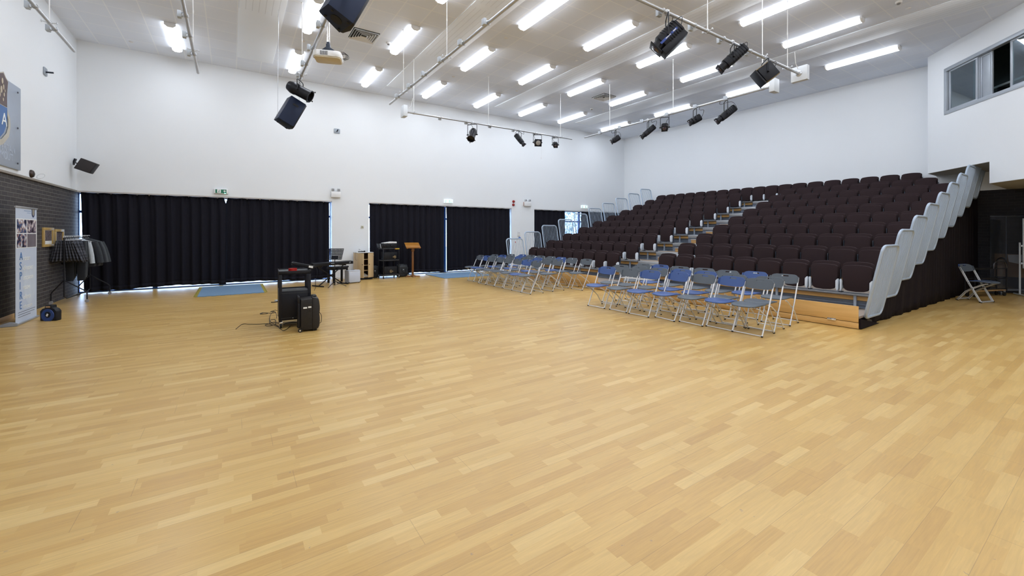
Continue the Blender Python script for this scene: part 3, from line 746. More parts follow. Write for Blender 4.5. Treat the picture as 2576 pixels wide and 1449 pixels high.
# ================================================================= LIGHTING BARS
BZ = 4.79
R90 = math.pi/2
BARS = {}
def bar(key, p0, p1, socks, rods, lab, endbox=None, side=1):
    p0 = Vector(p0); p1 = Vector(p1); d = (p1-p0).normalized()
    t = thing('lighting_bar', lab, 'lighting bar', p0, 0, 'suspended lighting bars')
    q = p1-p0
    MB().cyl((0, 0, 0), q, 0.026, n=14).cyl(q-d*0.004, q+d*0.003, 0.024, n=14).obj('bar_tube', GALV, t)
    sd = Vector((-d.y, d.x, 0))*side
    for s_ in socks:
        c = d*s_
        mb = MB()
        R = Matrix((d, sd, Vector((0, 0, 1)))).transposed()
        mb.box(c+sd*0.075+Vector((0, 0, -0.005)), (0.085, 0.05, 0.10), R)
        mb.box(c+sd*0.045+Vector((0, 0, 0.03)), (0.03, 0.03, 0.012), R).box(c+sd*0.045+Vector((0, 0, -0.03)), (0.03, 0.03, 0.012), R)
        mb.obj('socket_box', GREYP, t, bevel=0.006)
        MB().tube([c+d*0.0+Vector((0, 0.0, 0))+sd*(0.034*math.cos(a))+Vector((0, 0, 0.034*math.sin(a))) for a in [2*math.pi*i/12 for i in range(12)]], 0.007, 6, closed=True).obj('socket_clamp', GALV, t)
    for r in rods:
        c = d*r; h = ZC-BZ
        MB().cyl(c+Vector((0, 0, 0.03)), c+Vector((0, 0, h)), 0.0075, n=8).cyl(c+Vector((0, 0, h-0.02)), c+Vector((0, 0, h)), 0.02, n=10).cyl(c+Vector((0, 0, h*0.45)), c+Vector((0, 0, h*0.45+0.05)), 0.011, n=8).obj('suspension_rod', WHITEP, t)
        mb = MB().cyl(c-d*0.025, c+d*0.025, 0.034, n=12)
        for e in (-1, 1):
            mb.tube([c+sd*e*0.03, c+sd*e*0.075+Vector((0, 0, 0.01))], 0.006, 6).box(c+sd*e*0.085+Vector((0, 0, 0.012)), (0.03, 0.012, 0.03), R if socks else None)
        mb.obj('rod_clamp', GALV, t, bevel=0.001)
    if endbox:
        s0, w_, h_ = endbox
        c = d*s0
        R = Matrix((d, sd, Vector((0, 0, 1)))).transposed()
        MB().box(c, (0.11, w_, h_), R).obj('junction_box', mat('box_pale_grey', (0.66, 0.70, 0.74), 0.45), t, bevel=0.006)
        MB().lathe([(0.06, 0), (0.06, 0.012), (0.035, 0.03), (0.03, 0.07)], c-d*0.055*(1 if s0 > 0 else -1), d.to_track_quat('Z', 'Y').to_matrix() if s0 <= 0 else (-d).to_track_quat('Z', 'Y').to_matrix(), 14).obj('pipe_flange', GALV, t)
        MB().tube([c+Vector((0, 0, h_/2-0.02)), c-d*(0.10 if s0 > 0 else -0.10)+Vector((0, 0, h_/2-0.06)), c-d*(0.2 if s0 > 0 else -0.2)+Vector((0, 0, h_/2+0.03)), c-d*(0.24 if s0 > 0 else -0.24)+Vector((0, 0, h_/2+0.25))], 0.006, 6).obj('supply_cable', WHITEP, t)
    BARS[key] = (p0, d, sd)
    return t
def along(key, px, py):
    """distance along a bar of something seen at a photograph position"""
    p0, d, sd = BARS[key]
    if abs(d.y) > 0.5: return (site(px, py, x=p0.x)-p0).dot(d)
    return (site(px, py, y=p0.y)-p0).dot(d)
BARS['x'] = None
def ys(x, pts, y0): return [site(px, py, x=x).y-y0 for px, py in pts]
def xs_(y, pts, x0): return [site(px, py, y=y).x-x0 for px, py in pts]
YS = 3.95
bar('A', (-2.39, YS, BZ), (-2.39, 10.69, BZ), ys(-2.39, [(88, 19), (138, 78)], YS)+[1.2, 3.0], ys(-2.39, [(124, 58)], YS)+[2.4], 'grey suspended lighting bar nearest the crest-board wall')
bar('B', (-0.595, YS, BZ), (-0.595, 10.73, BZ), ys(-0.595, [(467, 45), (478, 98), (488, 144)], YS)+[1.6], ys(-0.595, [(486, 131)], YS)+[2.4], 'grey suspended lighting bar above the left opening, second from the crest-board wall')
bar('C', (1.19, YS, BZ), (1.19, 10.0, BZ), ys(1.19, [(813, 62), (788, 114), (771, 155)], YS)+[5.75], [site(760, 183, x=1.19).y-YS, 2.2], 'grey suspended lighting bar carrying the black can spotlight by the projector')
bar('D', (3.325, YS, BZ), (3.325, 10.63, BZ), ys(3.325, [(1228, 46), (1166, 101), (1114, 145), (1071, 182), (1035, 212), (1004, 239)], YS), ys(3.325, [(1124, 136), (1015, 228)], YS), 'long bare grey lighting bar running towards the curtains, third from the left without lamps')
bar('E', (4.0, 3.94, BZ), (9.70, 3.94, BZ), xs_(3.94, [(1668, 36), (1748, 72), (1820, 107), (1888, 138)], 4.0), xs_(3.94, [(1780, 80), (1918, 152), (1981, 182)], 4.0), 'grey lighting bar nearest the camera carrying three large black lanterns', endbox=(5.76, 0.30, 0.30))
bar('F', (3.90, 11.06, BZ), (9.85, 11.06, BZ), xs_(11.06, [(1109, 293), (1175, 305), (1235, 315), (1294, 326), (1347, 335), (1396, 343)], 3.9), xs_(11.06, [(1041, 283), (1229, 313), (1410, 344)], 3.9), 'grey lighting bar in front of the curtained wall carrying four small spotlights', endbox=(-0.05, 0.24, 0.30))
bar('G', (10.05, 4.62, BZ), (10.05, 10.63, BZ), ys(10.05, [(1512, 333), (1562, 321), (1618, 305), (1681, 289), (1752, 270), (1829, 249)], 4.62), ys(10.05, [(1534, 328), (1693.5, 287), (1918, 228)], 4.62), 'grey lighting bar over the tiered seats carrying five black spotlights', endbox=(-0.05, 0.24, 0.30))

# ================================================================= SPOTLIGHTS
def smooth_path(P, n=4, closed=False):
    P = [Vector(p) for p in P]; out = []; K = len(P)
    for i in range(K-1):
        a = P[max(0, i-1)]; b = P[i]; c = P[i+1]; d = P[min(K-1, i+2)]
        for j in range(n):
            t = j/n; out.append(0.5*((2*b)+(c-a)*t+(2*a-5*b+4*c-d)*t*t+(3*b-3*c+d-a)*t**3))
    out.append(P[-1]); return out
def spot(key, s_, kind, aim, lab, drop=0.30, k=1.0, cat='spotlight', gel=None):
    p0, d, sd = BARS[key]; P = p0+d*s_
    t = thing('stage_spotlight', lab, cat, P, 0, 'black stage spotlights')
    a = Vector(aim).normalized()
    sdv = a.cross(Vector((0, 0, 1))).normalized(); up = sdv.cross(a)
    R = Matrix((sdv, up, a)).transposed()      # local z = aim
    c = Vector((0, 0, -drop))
    MB().cyl((0, 0, -0.05), (0, 0, 0.0), 0.012, n=8).box((0, 0, -0.0), (0.05, 0.05, 0.08)).tube([Vector((0, 0, 0))+Vector((0.034*math.cos(x)*abs(d.y), 0.034*math.cos(x)*abs(d.x), 0.034*math.sin(x))) for x in [2*math.pi*i/12 for i in range(12)]], 0.009, 6, closed=True).obj('hook_clamp', GALV, t, bevel=0.003)
    dims = {'par': (0.10, 0.30), 'profile': (0.085, 0.52), 'zoom': (0.125, 0.46), 'fresnel': (0.115, 0.24), 'small': (0.075, 0.26), 'flood': (0.13, 0.26)}[kind]
    r, L_ = dims[0]*k, dims[1]*k
    w_ = r+0.03
    MB().tube([Vector((0, 0, -0.06))+sdv*w_*0.98+Vector((0, 0, -drop+0.06)), Vector((0, 0, -0.06))+sdv*w_*0.98-Vector((0, 0, 0.005)), Vector((0, 0, -0.05))+sdv*w_*0.8, Vector((0, 0, -0.05))-sdv*w_*0.8, Vector((0, 0, -0.06))-sdv*w_*0.98-Vector((0, 0, 0.005)), Vector((0, 0, -0.06))-sdv*w_*0.98+Vector((0, 0, -drop+0.06))], 0.009, 6).obj('yoke', BLACKM, t)
    for e in (-1, 1):
        MB().cyl(c+sdv*e*(r-0.005), c+sdv*e*(w_+0.022), 0.018, n=10).obj('yoke_knob', BLACK, t)
    mb = MB()
    back = L_*0.5
    if kind == 'par':
        mb.lathe([(0.02, -back-0.06*k), (r*0.75, -back-0.05*k), (r*1.0, -back+0.03), (r*1.0, -back+0.10), (r*0.90, -back+0.13), (r*0.92, L_*0.55), (r*1.02, L_*0.56), (r*1.02, L_*0.62), (r*0.85, L_*0.62), (r*0.82, L_*0.45)], c, R, 22)
        mb.obj('housing', BLACKM, t)
        mb = MB()
        for i in range(4):
            q = R @ Vector((r*1.12*math.cos(i*R90+0.4), r*1.12*math.sin(i*R90+0.4), L_*0.62)); mb.cyl(c+q, c+q+a*0.02, 0.014, n=6)
        mb.obj('gel_frame', BLACKM, t)
    elif kind == 'fresnel':
        mb.lathe([(0.03, -back), (r, -back+0.03), (r, L_*0.3), (r*0.92, L_*0.42), (r*0.95, L_*0.5), (r*0.8, L_*0.5), (r*0.78, L_*0.35)], c, R, 22).obj('housing', BLACKM, t)
        mb = MB()
        sq = r*1.08
        mb.box(c+a*(L_*0.5+0.012), (2*sq, 2*sq, 0.02), R).obj('gel_frame', BLACKM, t, bevel=0.012)
        MB().lathe([(r*0.72, 0), (r*0.68, 0.006), (0.01, 0.02)], c+a*(L_*0.5+0.022), R, 20).obj('lens', mat('fresnel_lens', (0.30, 0.28, 0.26), 0.15, coat=1.0), t)
    elif kind == 'flood':
        pr = []
        mb.box(c-a*0.02, (2*r*0.9, 2*r*1.05, L_), R).obj('housing', BLACKM, t, bevel=0.012)
        for e in (-1, 1):
            MB().box(c+up*e*(r*0.95)-a*0.01, (2*r*0.7, 0.05*k, L_*1.12), R).obj('side_fin', mat('brass_fin', (0.30, 0.21, 0.09), 0.35, 0.7) if gel == 'brass' else BLACKM, t, bevel=0.012)
        MB().box(c+a*(L_*0.55), (2*r*1.0, 2*r*1.15, 0.03), R).obj('gel_frame', BLACKM, t, bevel=0.006)
    else:
        mb.prism([(x*2*r, y*2*r) for x, y in rrect(1.0, 1.0, 0.28, 3)], 2, -back, L_*0.28)
        mb.v = [tuple(R @ Vector(v)+c) for v in mb.v]
        mb.obj('housing', BLACKM, t, bevel=0.004)
        mb = MB()
        for i in range(7):
            zz = -back+L_*(0.06+0.085*i)
            mb.prism([(x*2.12*r, y*2.12*r) for x, y in rrect(1.0, 1.0, 0.25, 3)], 2, zz, zz+0.008)
        mb.v = [tuple(R @ Vector(v)+c) for v in mb.v]
        mb.obj('cooling_fins', BLACKM, t, smooth=False)
        if kind == 'zoom':
            MB().box(c-sdv*(r+0.004)+up*(-0.02), (0.006, 0.035, L_*0.72), R).obj('blue_side_panel', mat('blue_label', (0.01, 0.05, 0.30), 0.4), t)
            MB().box(c-sdv*(r+0.008)-up*0.02+a*0.02, (0.004, 0.012, L_*0.20), R).box(c-sdv*(r+0.008)-up*0.02-a*0.10, (0.004, 0.012, L_*0.12), R).obj('white_marking', WHITEP, t, smooth=False)
            MB().box(c-up*(r*1.15), (2*r*0.9, 0.10, L_*0.95), R).obj('lower_housing', BLACKM, t, bevel=0.008)
        mb = MB().lathe([(r*0.80, L_*0.26), (r*0.80, L_*0.46), (r*0.95, L_*0.47), (r*0.95, L_*0.51), (r*0.7, L_*0.51), (r*0.68, L_*0.40)], c, R, 16)
        mb.obj('lens_tube', BLACKM, t)
        MB().box(c+a*(L_*0.51), (2*r*0.95, 2*r*0.95, 0.014), R).obj('gel_frame', BLACK, t, bevel=0.005)
        MB().lathe([(r*0.6, 0.0), (r*0.5, 0.01), (0.01, 0.018)], c+a*(L_*0.51+0.007), R, 16).obj('lens', mat('spot_lens', (0.03, 0.02, 0.035), 0.08, coat=1.0), t)
    # supply cable looping back up to the bar
    b0 = c-a*(back*0.98)
    e0 = d*0.14*(1 if random.random() > .5 else -1)
    m_ = (b0+e0)/2+Vector((0, 0, -0.02))-a*0.08
    cab = [b0, b0-a*0.06+Vector((0, 0, -0.01)), m_-a*0.04, e0+Vector((0, 0, -0.10)), e0+Vector((0, 0, -0.02))]
    MB().tube(smooth_path(cab, 4), 0.0055, 6).obj('cable', BLACK, t)
    return t
spot('C', site(755, 193, x=1.19).y-YS, 'par', (0.78, -0.42, -0.46), 'black can spotlight hanging above the tilted loudspeaker, left of the projector', 0.27, 1.30)
spot('E', along('E', 1678, 42), 'zoom', (-0.48, 0.50, -0.66), 'large boxy black spotlight with a blue stripe, nearest on the close bar', 0.38, 0.95)
spot('E', along('E', 1842, 112), 'profile', (-0.48, 0.50, -0.62), 'long black profile spotlight, middle one on the close bar', 0.27, 1.0)
spot('E', along('E', 1925, 152), 'flood', (-0.50, 0.50, -0.52), 'black lantern with brass side fins beside the square junction box', 0.30, 1.05, gel='brass')
spot('F', along('F', 1188, 309), 'par', (-0.45, -0.45, -0.70), 'round black spotlight, leftmost on the bar before the curtained wall', 0.36, 1.15)
spot('F', along('F', 1308, 330), 'profile', (0.30, -0.50, -0.72), 'slim black profile spotlight, second on the bar before the curtained wall', 0.30, 0.85)
spot('F', along('F', 1352, 337), 'fresnel', (-0.35, -0.75, -0.25), 'square-fronted black spotlight, third on the bar before the curtained wall', 0.30, 0.95)
spot('F', along('F', 1397, 344), 'small', (-0.45, -0.7, -0.40), 'small black spotlight, rightmost on the bar before the curtained wall', 0.29, 1.0)
spot('G', along('G', 1548, 328), 'small', (-0.52, 0.40, -0.42), 'small black spotlight at the far end of the bar over the tiered seats', 0.33, 1.1)
spot('G', along('G', 1630, 307), 'profile', (-0.50, 0.42, -0.55), 'long black profile spotlight, second from the far end over the tiered seats', 0.34, 0.90)
spot('G', along('G', 1672, 297), 'small', (-0.62, -0.42, -0.35), 'short black spotlight in the middle of the bar over the tiered seats', 0.33, 1.15)
spot('G', along('G', 1748, 277), 'small', (-0.55, 0.40, -0.38), 'short black spotlight, fourth from the far end over the tiered seats', 0.33, 1.15)
spot('G', along('G', 1826, 258), 'profile', (-0.50, 0.42, -0.52), 'longest black profile spotlight, nearest on the bar over the tiered seats', 0.38, 1.0)
# pull cord with little tag from the third spotlight
o = MB().tube([(0, 0, 0.62), (0.01, 0, 0.4), (0.0, 0, 0.03)], 0.003, 5).box((0, 0, 0.0), (0.035, 0.01, 0.05)).obj('pull_cord', WHITEP, loc=tuple(site(1362, 398, y=11.0)))
tag(o, 'thin white pull cord with a small tag under the third spotlight', 'cord')

# ================================================================= HUNG LOUDSPEAKERS
NAVY = mat('navy_speaker_paint', (0.007, 0.016, 0.050), 0.5, spec=0.3)
GRIL = mat('speaker_grille', (0.02, 0.02, 0.025), 0.5, 0.4)
def hung_speaker(pos, rot, lab, wires, k=0.98):
    t = thing('hanging_loudspeaker', lab, 'loudspeaker', pos, 0, 'hung loudspeakers'); t.rotation_euler = rot
    W, Dp, Hh = 0.36*k, 0.36*k, 0.60*k
    pr = [(-Dp/2, -W*0.36), (Dp/2-0.04, -W/2), (Dp/2-0.04, W/2), (-Dp/2, W*0.36)]
    MB().prism(pr, 2, -Hh/2, Hh/2).obj('cabinet', NAVY, t, bevel=0.008)
    g = [(Dp/2-0.045, -W/2), (Dp/2-0.01, -W/2+0.03), (Dp/2+0.015, 0), (Dp/2-0.01, W/2-0.03), (Dp/2-0.045, W/2)]
    MB().prism(g, 2, -Hh/2+0.01, Hh/2-0.01).obj('grille', GRIL, t, bevel=0.008)
    def slot(e):
        mb = MB().prism([(x, y+Hh*0.25) for x, y in rrect(0.12, 0.045, 0.02)], 1, -0.004, 0.004)
        o_ = mb.obj('handle_slot', BLACK, t, smooth=False); o_.location = (-0.02, e*(W*0.435), 0); o_.rotation_euler = (0, 0, -e*-0.14); return o_
    slot(-1); slot(1)
    MB().lathe([(0.07, 0), (0.07, -0.004), (0.02, -0.006)], (0, 0, -Hh/2), None, 20).obj('pole_socket', BLACK, t)
    mb = MB()
    for a, b in ((-0.1, -0.09), (-0.1, 0.09), (0.1, -0.12), (0.1, 0.12)): mb.cyl((a, b, -Hh/2-0.012), (a, b, -Hh/2), 0.016, n=10)
    for i in range(4):
        a, b = ((-0.1, -0.09), (-0.1, 0.09), (0.1, -0.12), (0.1, 0.12))[i]
        MB().cyl((a, b, -Hh/2-0.012), (a, b, -Hh/2+0.001), 0.016, n=10).obj('rubber_foot', RUBBER, t)
    M = Matrix.Translation(pos) @ t.rotation_euler.to_matrix().to_4x4(); Mi = M.inverted()
    for lp, top in wires:
        a = Vector(lp); b = Mi @ Vector(top)
        MB().tube([a+(b-a)*0.0, a+(b-a)*1.0], 0.0035, 5).obj('suspension_wire', GALV, t)
        MB().tube([a+Vector((0.018*math.cos(q), 0, 0.018*math.sin(q))) for q in [2*math.pi*i/10 for i in range(10)]], 0.004, 5, closed=True).obj('eye_bolt', GALV, t)
    return t
pl = site_d(731, 284, 8.98)
hung_speaker(pl, (0, 0.47, 0.25), 'navy loudspeaker hung tilted below the can spotlight', [((-0.185, 0, -0.20), (pl.x-0.22, pl.y+0.05, ZC)), ((0.06, 0, 0.305), (pl.x+0.12, pl.y, BZ+0.0))])
pb = site_d(873, 5, 5.1)
hung_speaker(pb, (0, 0.47, 0.25), 'large navy loudspeaker hung at the top edge, nearest the camera', [((-0.185, 0, 0.1), (pb.x-0.2, pb.y, ZC)), ((0.06, 0, 0.305), (pb.x+0.1, pb.y, ZC))])

# ================================================================= PROJECTOR
pp = site_d(826, 143, 7.45)
t = thing('ceiling_projector', 'white projector hung from the ceiling on a silver pole', 'projector', pp, -0.35)
MB().prism(rrect(0.46, 0.34, 0.07), 2, -0.05, 0.055).obj('case', WHITEP, t, bevel=0.012)
MB().prism(rrect(0.43, 0.31, 0.06), 2, -0.068, -0.049).obj('underside', mat('projector_underside', (0.62, 0.56, 0.42), 0.5), t, bevel=0.004)
mb = MB()
for i in range(9): mb.box((-0.10+i*0.014, -0.172, 0.0), (0.007, 0.008, 0.07))
mb.obj('air_grille', mat('vent_grey', (0.12, 0.12, 0.13), 0.5), t, smooth=False)
MB().cyl((-0.238, -0.02, 0.0), (-0.20, -0.02, 0.0), 0.045, n=20).obj('lens', mat('spot_lens', (0.03, 0.02, 0.035), 0.08, coat=1.0), t)
MB().prism([(-0.13, 0.055), (0.17, 0.055), (0.04, 0.14), (-0.03, 0.14)], 1, -0.09, 0.09).box((0.0, 0, 0.17), (0.07, 0.07, 0.10)).box((0, 0, 0.23), (0.05, 0.05, 0.06)).obj('mount_bracket', STEELD, t, bevel=0.006)
MB().cyl((0, 0, 0.25), (0, 0, ZC-pp.z), 0.024, n=16).obj('mount_pole', CHROMEB, t)
for i in range(4):
    r_ = 0.05+0.012*i
    MB().tube(smooth_path([(0.15, 0.03*i-0.05, 0.06), (0.22+r_, 0.03*i-0.06, 0.08), (0.25+r_, 0.02*i-0.05, 0.0), (0.22+r_*0.5, 0.02*i-0.04, -0.03)], 5), 0.004, 5).obj('cable', BLACK, t)

# ================================================================= FITTINGS ON THE WALLS
GREENS = mat('exit_green', (0.005, 0.16, 0.09), 0.4)
SIGNW = mat('sign_white', (0.85, 0.88, 0.88), 0.4)
def exit_sign(px0, py0, px1, py1, lab, lit):
    a = site(px0, py0, y=YB); b = site(px1, py1, y=YB); c = (a+b)/2
    w_ = b.x-a.x; h_ = 0.14
    t = thing('exit_sign', lab, 'exit sign', (c.x, YB, c.z), 0, 'exit signs over the curtains')
    MB().bx(-w_/2, w_/2, -0.065, 0, -h_/2, h_/2).obj('case', WHITEP if not lit else mat('lit_sign_case', (0.8, 0.85, 0.85), 0.4, emit=(0.85, 0.95, 1.0), estr=0.45), t, bevel=0.012)
    fm = GREENS if not lit else mat('lit_sign_face', (0.6, 0.8, 0.75), 0.4, emit=(0.50, 0.85, 0.78), estr=0.35)
    sm = SIGNW if not lit else mat('lit_sign_symbol', (1, 1, 1), 0.4, emit=(1, 1, 1), estr=1.4)
    MB().bx(-w_*0.39, w_*0.38, -0.068, -0.064, -h_*0.40, h_*0.36).obj('sign_face', fm, t, smooth=False)
    s_ = h_*0.34
    x0 = -w_*0.14
    MB().bx(x0-s_*0.9, x0+s_*0.9, -0.0705, -0.067, -s_, s_).obj('door_symbol', sm, t, smooth=False)
    mb = MB().tube([(x0+0.004, -0.072, 0.012), (x0-0.004, -0.072, -0.008)], 0.006, 5).tube([(x0-0.004, -0.072, -0.008), (x0+0.012, -0.072, -0.02), (x0+0.008, -0.072, -0.036)], 0.004, 5)
    mb.tube([(x0-0.004, -0.072, -0.008), (x0-0.012, -0.072, -0.026), (x0-0.026, -0.072, -0.03)], 0.004, 5).tube([(x0-0.018, -0.072, 0.004), (x0+0.004, -0.072, 0.012), (x0+0.020, -0.072, 0.0)], 0.0035, 5).lathe([(0.001, -0.002), (0.008, 0), (0.001, 0.002)], (x0+0.010, -0.072, 0.028), Matrix.Rotation(R90, 3, 'X'), 8)
    mb.obj('running_figure', fm, t)
    x1 = w_*0.25
    MB().prism([(x1, -0.038), (x1-0.012, -0.012), (x1-0.034, 0.012), (x1-0.026, 0.020), (x1-0.010, 0.006), (x1-0.006, 0.036), (x1+0.006, 0.036), (x1+0.010, 0.006), (x1+0.026, 0.020), (x1+0.034, 0.012), (x1+0.012, -0.012)], 1, -0.0715, -0.067).obj('arrow_symbol', sm, t, smooth=False)
    if not lit: MB().lathe([(0.012, 0), (0.012, 0.008), (0.004, 0.012)], (w_*0.28, -0.07, -h_*0.42), Matrix.Rotation(R90, 3, 'X'), 10).obj('indicator_lamp', mat('green_lamp', (0.2, 0.9, 0.7), 0.3, emit=(0.25, 1.0, 0.75), estr=6.0), t)
exit_sign(538, 474, 574, 489, 'green emergency exit sign over the left pair of curtains', False)
exit_sign(1116, 502, 1138, 511, 'glowing white exit sign over the middle pair of curtains', True)
exit_sign(1461, 516, 1477, 525, 'glowing white exit sign over the bare glass door', True)
def emergency(px0, px1, ztop, zbot, lab, red=False):
    a = site(px0, 490, y=YB).x; b = site(px1, 490, y=YB).x; w_ = b-a; c = (a+b)/2
    t = thing('emergency_light', lab, 'emergency light', (c, YB, zbot), 0, 'twin-lamp emergency lights')
    hb = (ztop-zbot)*0.66
    MB().bx(-w_/2, w_/2, -0.09, 0, 0, hb).obj('battery_box', WHITEP, t, bevel=0.012)
    for e in (-1, 1):
        MB().box((e*w_*0.30, -0.05, hb+0.055), (0.085, 0.07, 0.085)).obj('lamp_head', mat('lamp_head_grey', (0.55, 0.57, 0.6), 0.35), t, bevel=0.008)
        MB().box((e*w_*0.30, -0.088, hb+0.055), (0.065, 0.006, 0.062)).obj('lamp_glass', mat('lamp_glass_grey', (0.30, 0.31, 0.33), 0.15), t, bevel=0.002)
        MB().cyl((e*w_*0.30, -0.05, hb-0.005), (e*w_*0.30, -0.05, hb+0.02), 0.014, n=10).obj('swivel', GREYP, t)
    if red: MB().bx(-w_/2-0.03, -w_/2-0.001, -0.03, 0, 0.02, hb-0.02).obj('side_plate', mat('pinkish_plate', (0.5, 0.36, 0.33), 0.5), t, bevel=0.004)
emergency(832, 856, 2.955, 2.665, 'twin-lamp emergency light on the white pier above the keyboard')
emergency(1317.5, 1334, 2.95, 2.655, 'twin-lamp emergency light beside the two red alarm domes', True)
RED = mat('alarm_red', (0.30, 0.012, 0.012), 0.35)
for (px, py), lab in (((1291.5, 507), 'red fire-alarm dome, upper of the two on the white pier'), ((1291, 515.5), 'red fire-alarm dome, lower of the two on the white pier')):
    p = site(px, py, y=YB)
    t = thing('alarm_sounder', lab, 'fire alarm', p, 0, 'red fire-alarm domes')
    Rm = Matrix.Rotation(R90, 3, 'X')
    MB().lathe([(0.055, 0), (0.055, 0.02)], (0, 0, 0), Rm, 18).obj('base', RED, t)
    MB().lathe([(0.052, 0.02), (0.050, 0.045), (0.035, 0.07), (0.01, 0.08)], (0, 0, 0), Rm, 18).obj('dome', RED, t)
def plate(px, py, w_, h_, name, lab, cat, m=WHITEP, x=None, y=YB, dep=0.02):
    p = site(px, py, y=y)
    t = thing(name, lab, cat, p)
    MB().bx(-w_/2, w_/2, -dep, 0, -h_/2, h_/2).obj('cover', m, t, bevel=0.004)
    return t
t = plate(911, 571, 0.09, 0.09, 'wall_thermostat', 'small cream thermostat on the white pier above the cabinet', 'thermostat', mat('cream_plastic', (0.62, 0.60, 0.50), 0.4))
MB().box((0, -0.023, 0.0), (0.05, 0.006, 0.035)).obj('display', mat('olive_display', (0.30, 0.30, 0.20), 0.3), t)
t = plate(1305, 588, 0.13, 0.20, 'light_switch', 'white double switch plate on the pier between curtains', 'switch')
for q in (-0.03, 0.03): MB().box((q, -0.023, 0.04), (0.02, 0.008, 0.035)).obj('rocker', GREYP, t, bevel=0.002)
t = plate(1307, 599, 0.12, 0.07, 'notice_sign', 'small blue notice on the pier behind the lowest far guard rail', 'sign', mat('notice_blue', (0.05, 0.15, 0.55), 0.4), dep=0.004)
MB().box((0.0, -0.005, 0.045), (0.03, 0.003, 0.03)).obj('symbol', mat('notice_blue', (0.05, 0.15, 0.55), 0.4), t)
t = plate(1296.5, 609, 0.09, 0.13, 'notice_sign', 'small white notice with a red mark behind the lowest far guard rail', 'sign', SIGNW, dep=0.004)
MB().box((0.0, -0.005, 0.0), (0.035, 0.003, 0.05)).obj('symbol', mat('notice_red', (0.5, 0.05, 0.05), 0.4), t)
t = plate(868, 673, 0.15, 0.09, 'wall_socket', 'white double wall socket behind the keyboard', 'socket', dep=0.03)
for q in (-0.035, 0.035): MB().box((q, -0.032, -0.01), (0.035, 0.006, 0.03)).obj('socket_face', GREYP, t)
# screen hooks
HKM = mat('hook_grey', (0.30, 0.34, 0.39), 0.4, 0.2)
p = site(847.5, 330, y=YB)
t = thing('wall_hook', 'grey square hook plate on the curtained wall', 'wall hook', p, 0, 'hook plates for a screen')
MB().prism(rrect(0.19, 0.16, 0.03), 1, -0.015, 0).obj('plate', HKM, t, bevel=0.003)
MB().tube([(0, 0, -0.01), (0.0, -0.10, 0.0), (0.01, -0.13, 0.03)], 0.018, 10).obj('peg', STEELD, t)
p = site(112, 180, x=XL+0.02)
t = thing('wall_hook', 'grey square hook plate on the wall with the crest board', 'wall hook', p, 0, 'hook plates for a screen')
MB().prism(rrect(0.19, 0.16, 0.03), 0, 0, 0.02).obj('plate', HKM, t, bevel=0.003)
MB().tube([(0.01, 0, -0.01), (0.13, 0.0, 0.0)], 0.018, 10).obj('peg', STEELD, t)
# corner loudspeaker on a bracket
ps = site_d(219, 418, 10.1)
t = thing('corner_loudspeaker', 'dark brown wall loudspeaker tilted in the corner above the brick', 'loudspeaker', ps)
Rm = Matrix.Rotation(0.0, 3, 'Z')
a = YAW; rz = -YAW+0.12
o = MB().prism([(-0.175, -0.13), (0.12, -0.15), (0.175, 0.12), (-0.125, 0.15)], 1, -0.10, 0.10).obj('cabinet', mat('dark_brown_speaker', (0.022, 0.017, 0.018), 0.5), t, bevel=0.01)
t.rotation_euler = (0.0, 0.30, -0.15)
o.data.transform(Matrix.Shear('XZ', 4, (0.30, 0.0)) if False else Matrix.Identity(4))
MB().box((0.148, 0, -0.015), (0.010, 0.17, 0.24), Matrix.Rotation(0.20, 3, 'Y')).obj('grille', GRIL, t, bevel=0.004)
bw = Matrix.Translation(ps) @ t.rotation_euler.to_matrix().to_4x4(); wp = site(187, 407, x=XL+0.04); wq = bw.inverted() @ wp
MB().tube([(-0.18, 0, 0.0), ((wq.x-0.18)/2, wq.y*0.45, wq.z*0.3), wq], 0.014, 8).box(wq, (0.03, 0.07, 0.16)).obj('wall_bracket', BLACKM, t)
# bell-shaped wall lamp and wire loop just above the brick
ps = site(77, 437, x=XL+0.02)
t = thing('wall_sounder', 'dark round sounder with a thin wire loop above the brick wall', 'wall sounder', ps)
RY = Matrix.Rotation(R90, 3, 'Y')
MB().lathe([(0.075, 0), (0.075, 0.015), (0.06, 0.04), (0.02, 0.055)], (0, 0, 0), RY, 18).obj('dome', mat('dark_bronze', (0.05, 0.035, 0.03), 0.35, 0.4), t)
MB().tube([(0.11+0.05*math.cos(q), 0.08*math.sin(q)+0.09, -0.03+0.055*math.sin(q)) for q in [2*math.pi*i/16 for i in range(16)]], 0.003, 5, closed=True).obj('wire_loop', GALV, t)

# ================================================================= CREST BOARD ON THE LEFT WALL
BG = mat('board_blue_grey', (0.36, 0.42, 0.52), 0.35, 0.2)
yb1 = site(49.5, 330, x=XL+0.04).y; z1 = site(50, 224, x=XL+0.04).z; z0 = site(49, 429, x=XL+0.04).z
t = thing('crest_board', 'blue-grey board with a blue and brown shield high on the left wall', 'sign board', (XL+0.024, yb1, z0))
Hb = z1-z0
MB().bx(0.0, 0.03, -1.75, 0, 0, Hb).obj('board', BG, t, bevel=0.004)
yc, zc = -0.98, Hb*0.66
def shield(k_, hw=0.46, hh=0.60):
    pts = [(0, 1.0), (0.35, 0.90), (0.62, 0.98), (0.80, 0.86), (0.98, 0.80), (0.93, 0.55), (0.86, 0.2), (0.90, -0.1), (0.86, -0.42), (0.62, -0.72), (0.30, -0.90), (0, -1.0)]
    pts = [(y*hw*k_, z*hh*k_) for y, z in pts]
    return pts+[(-y, z) for y, z in pts[-2:0:-1]]
def yz(pts, a, b): return [(y+a, z+b) for y, z in pts]
MB().prism(yz(shield(1.0), yc, zc), 0, 0.03, 0.036).obj('shield_rim', mat('crest_gold', (0.42, 0.38, 0.32), 0.4), t, smooth=False)
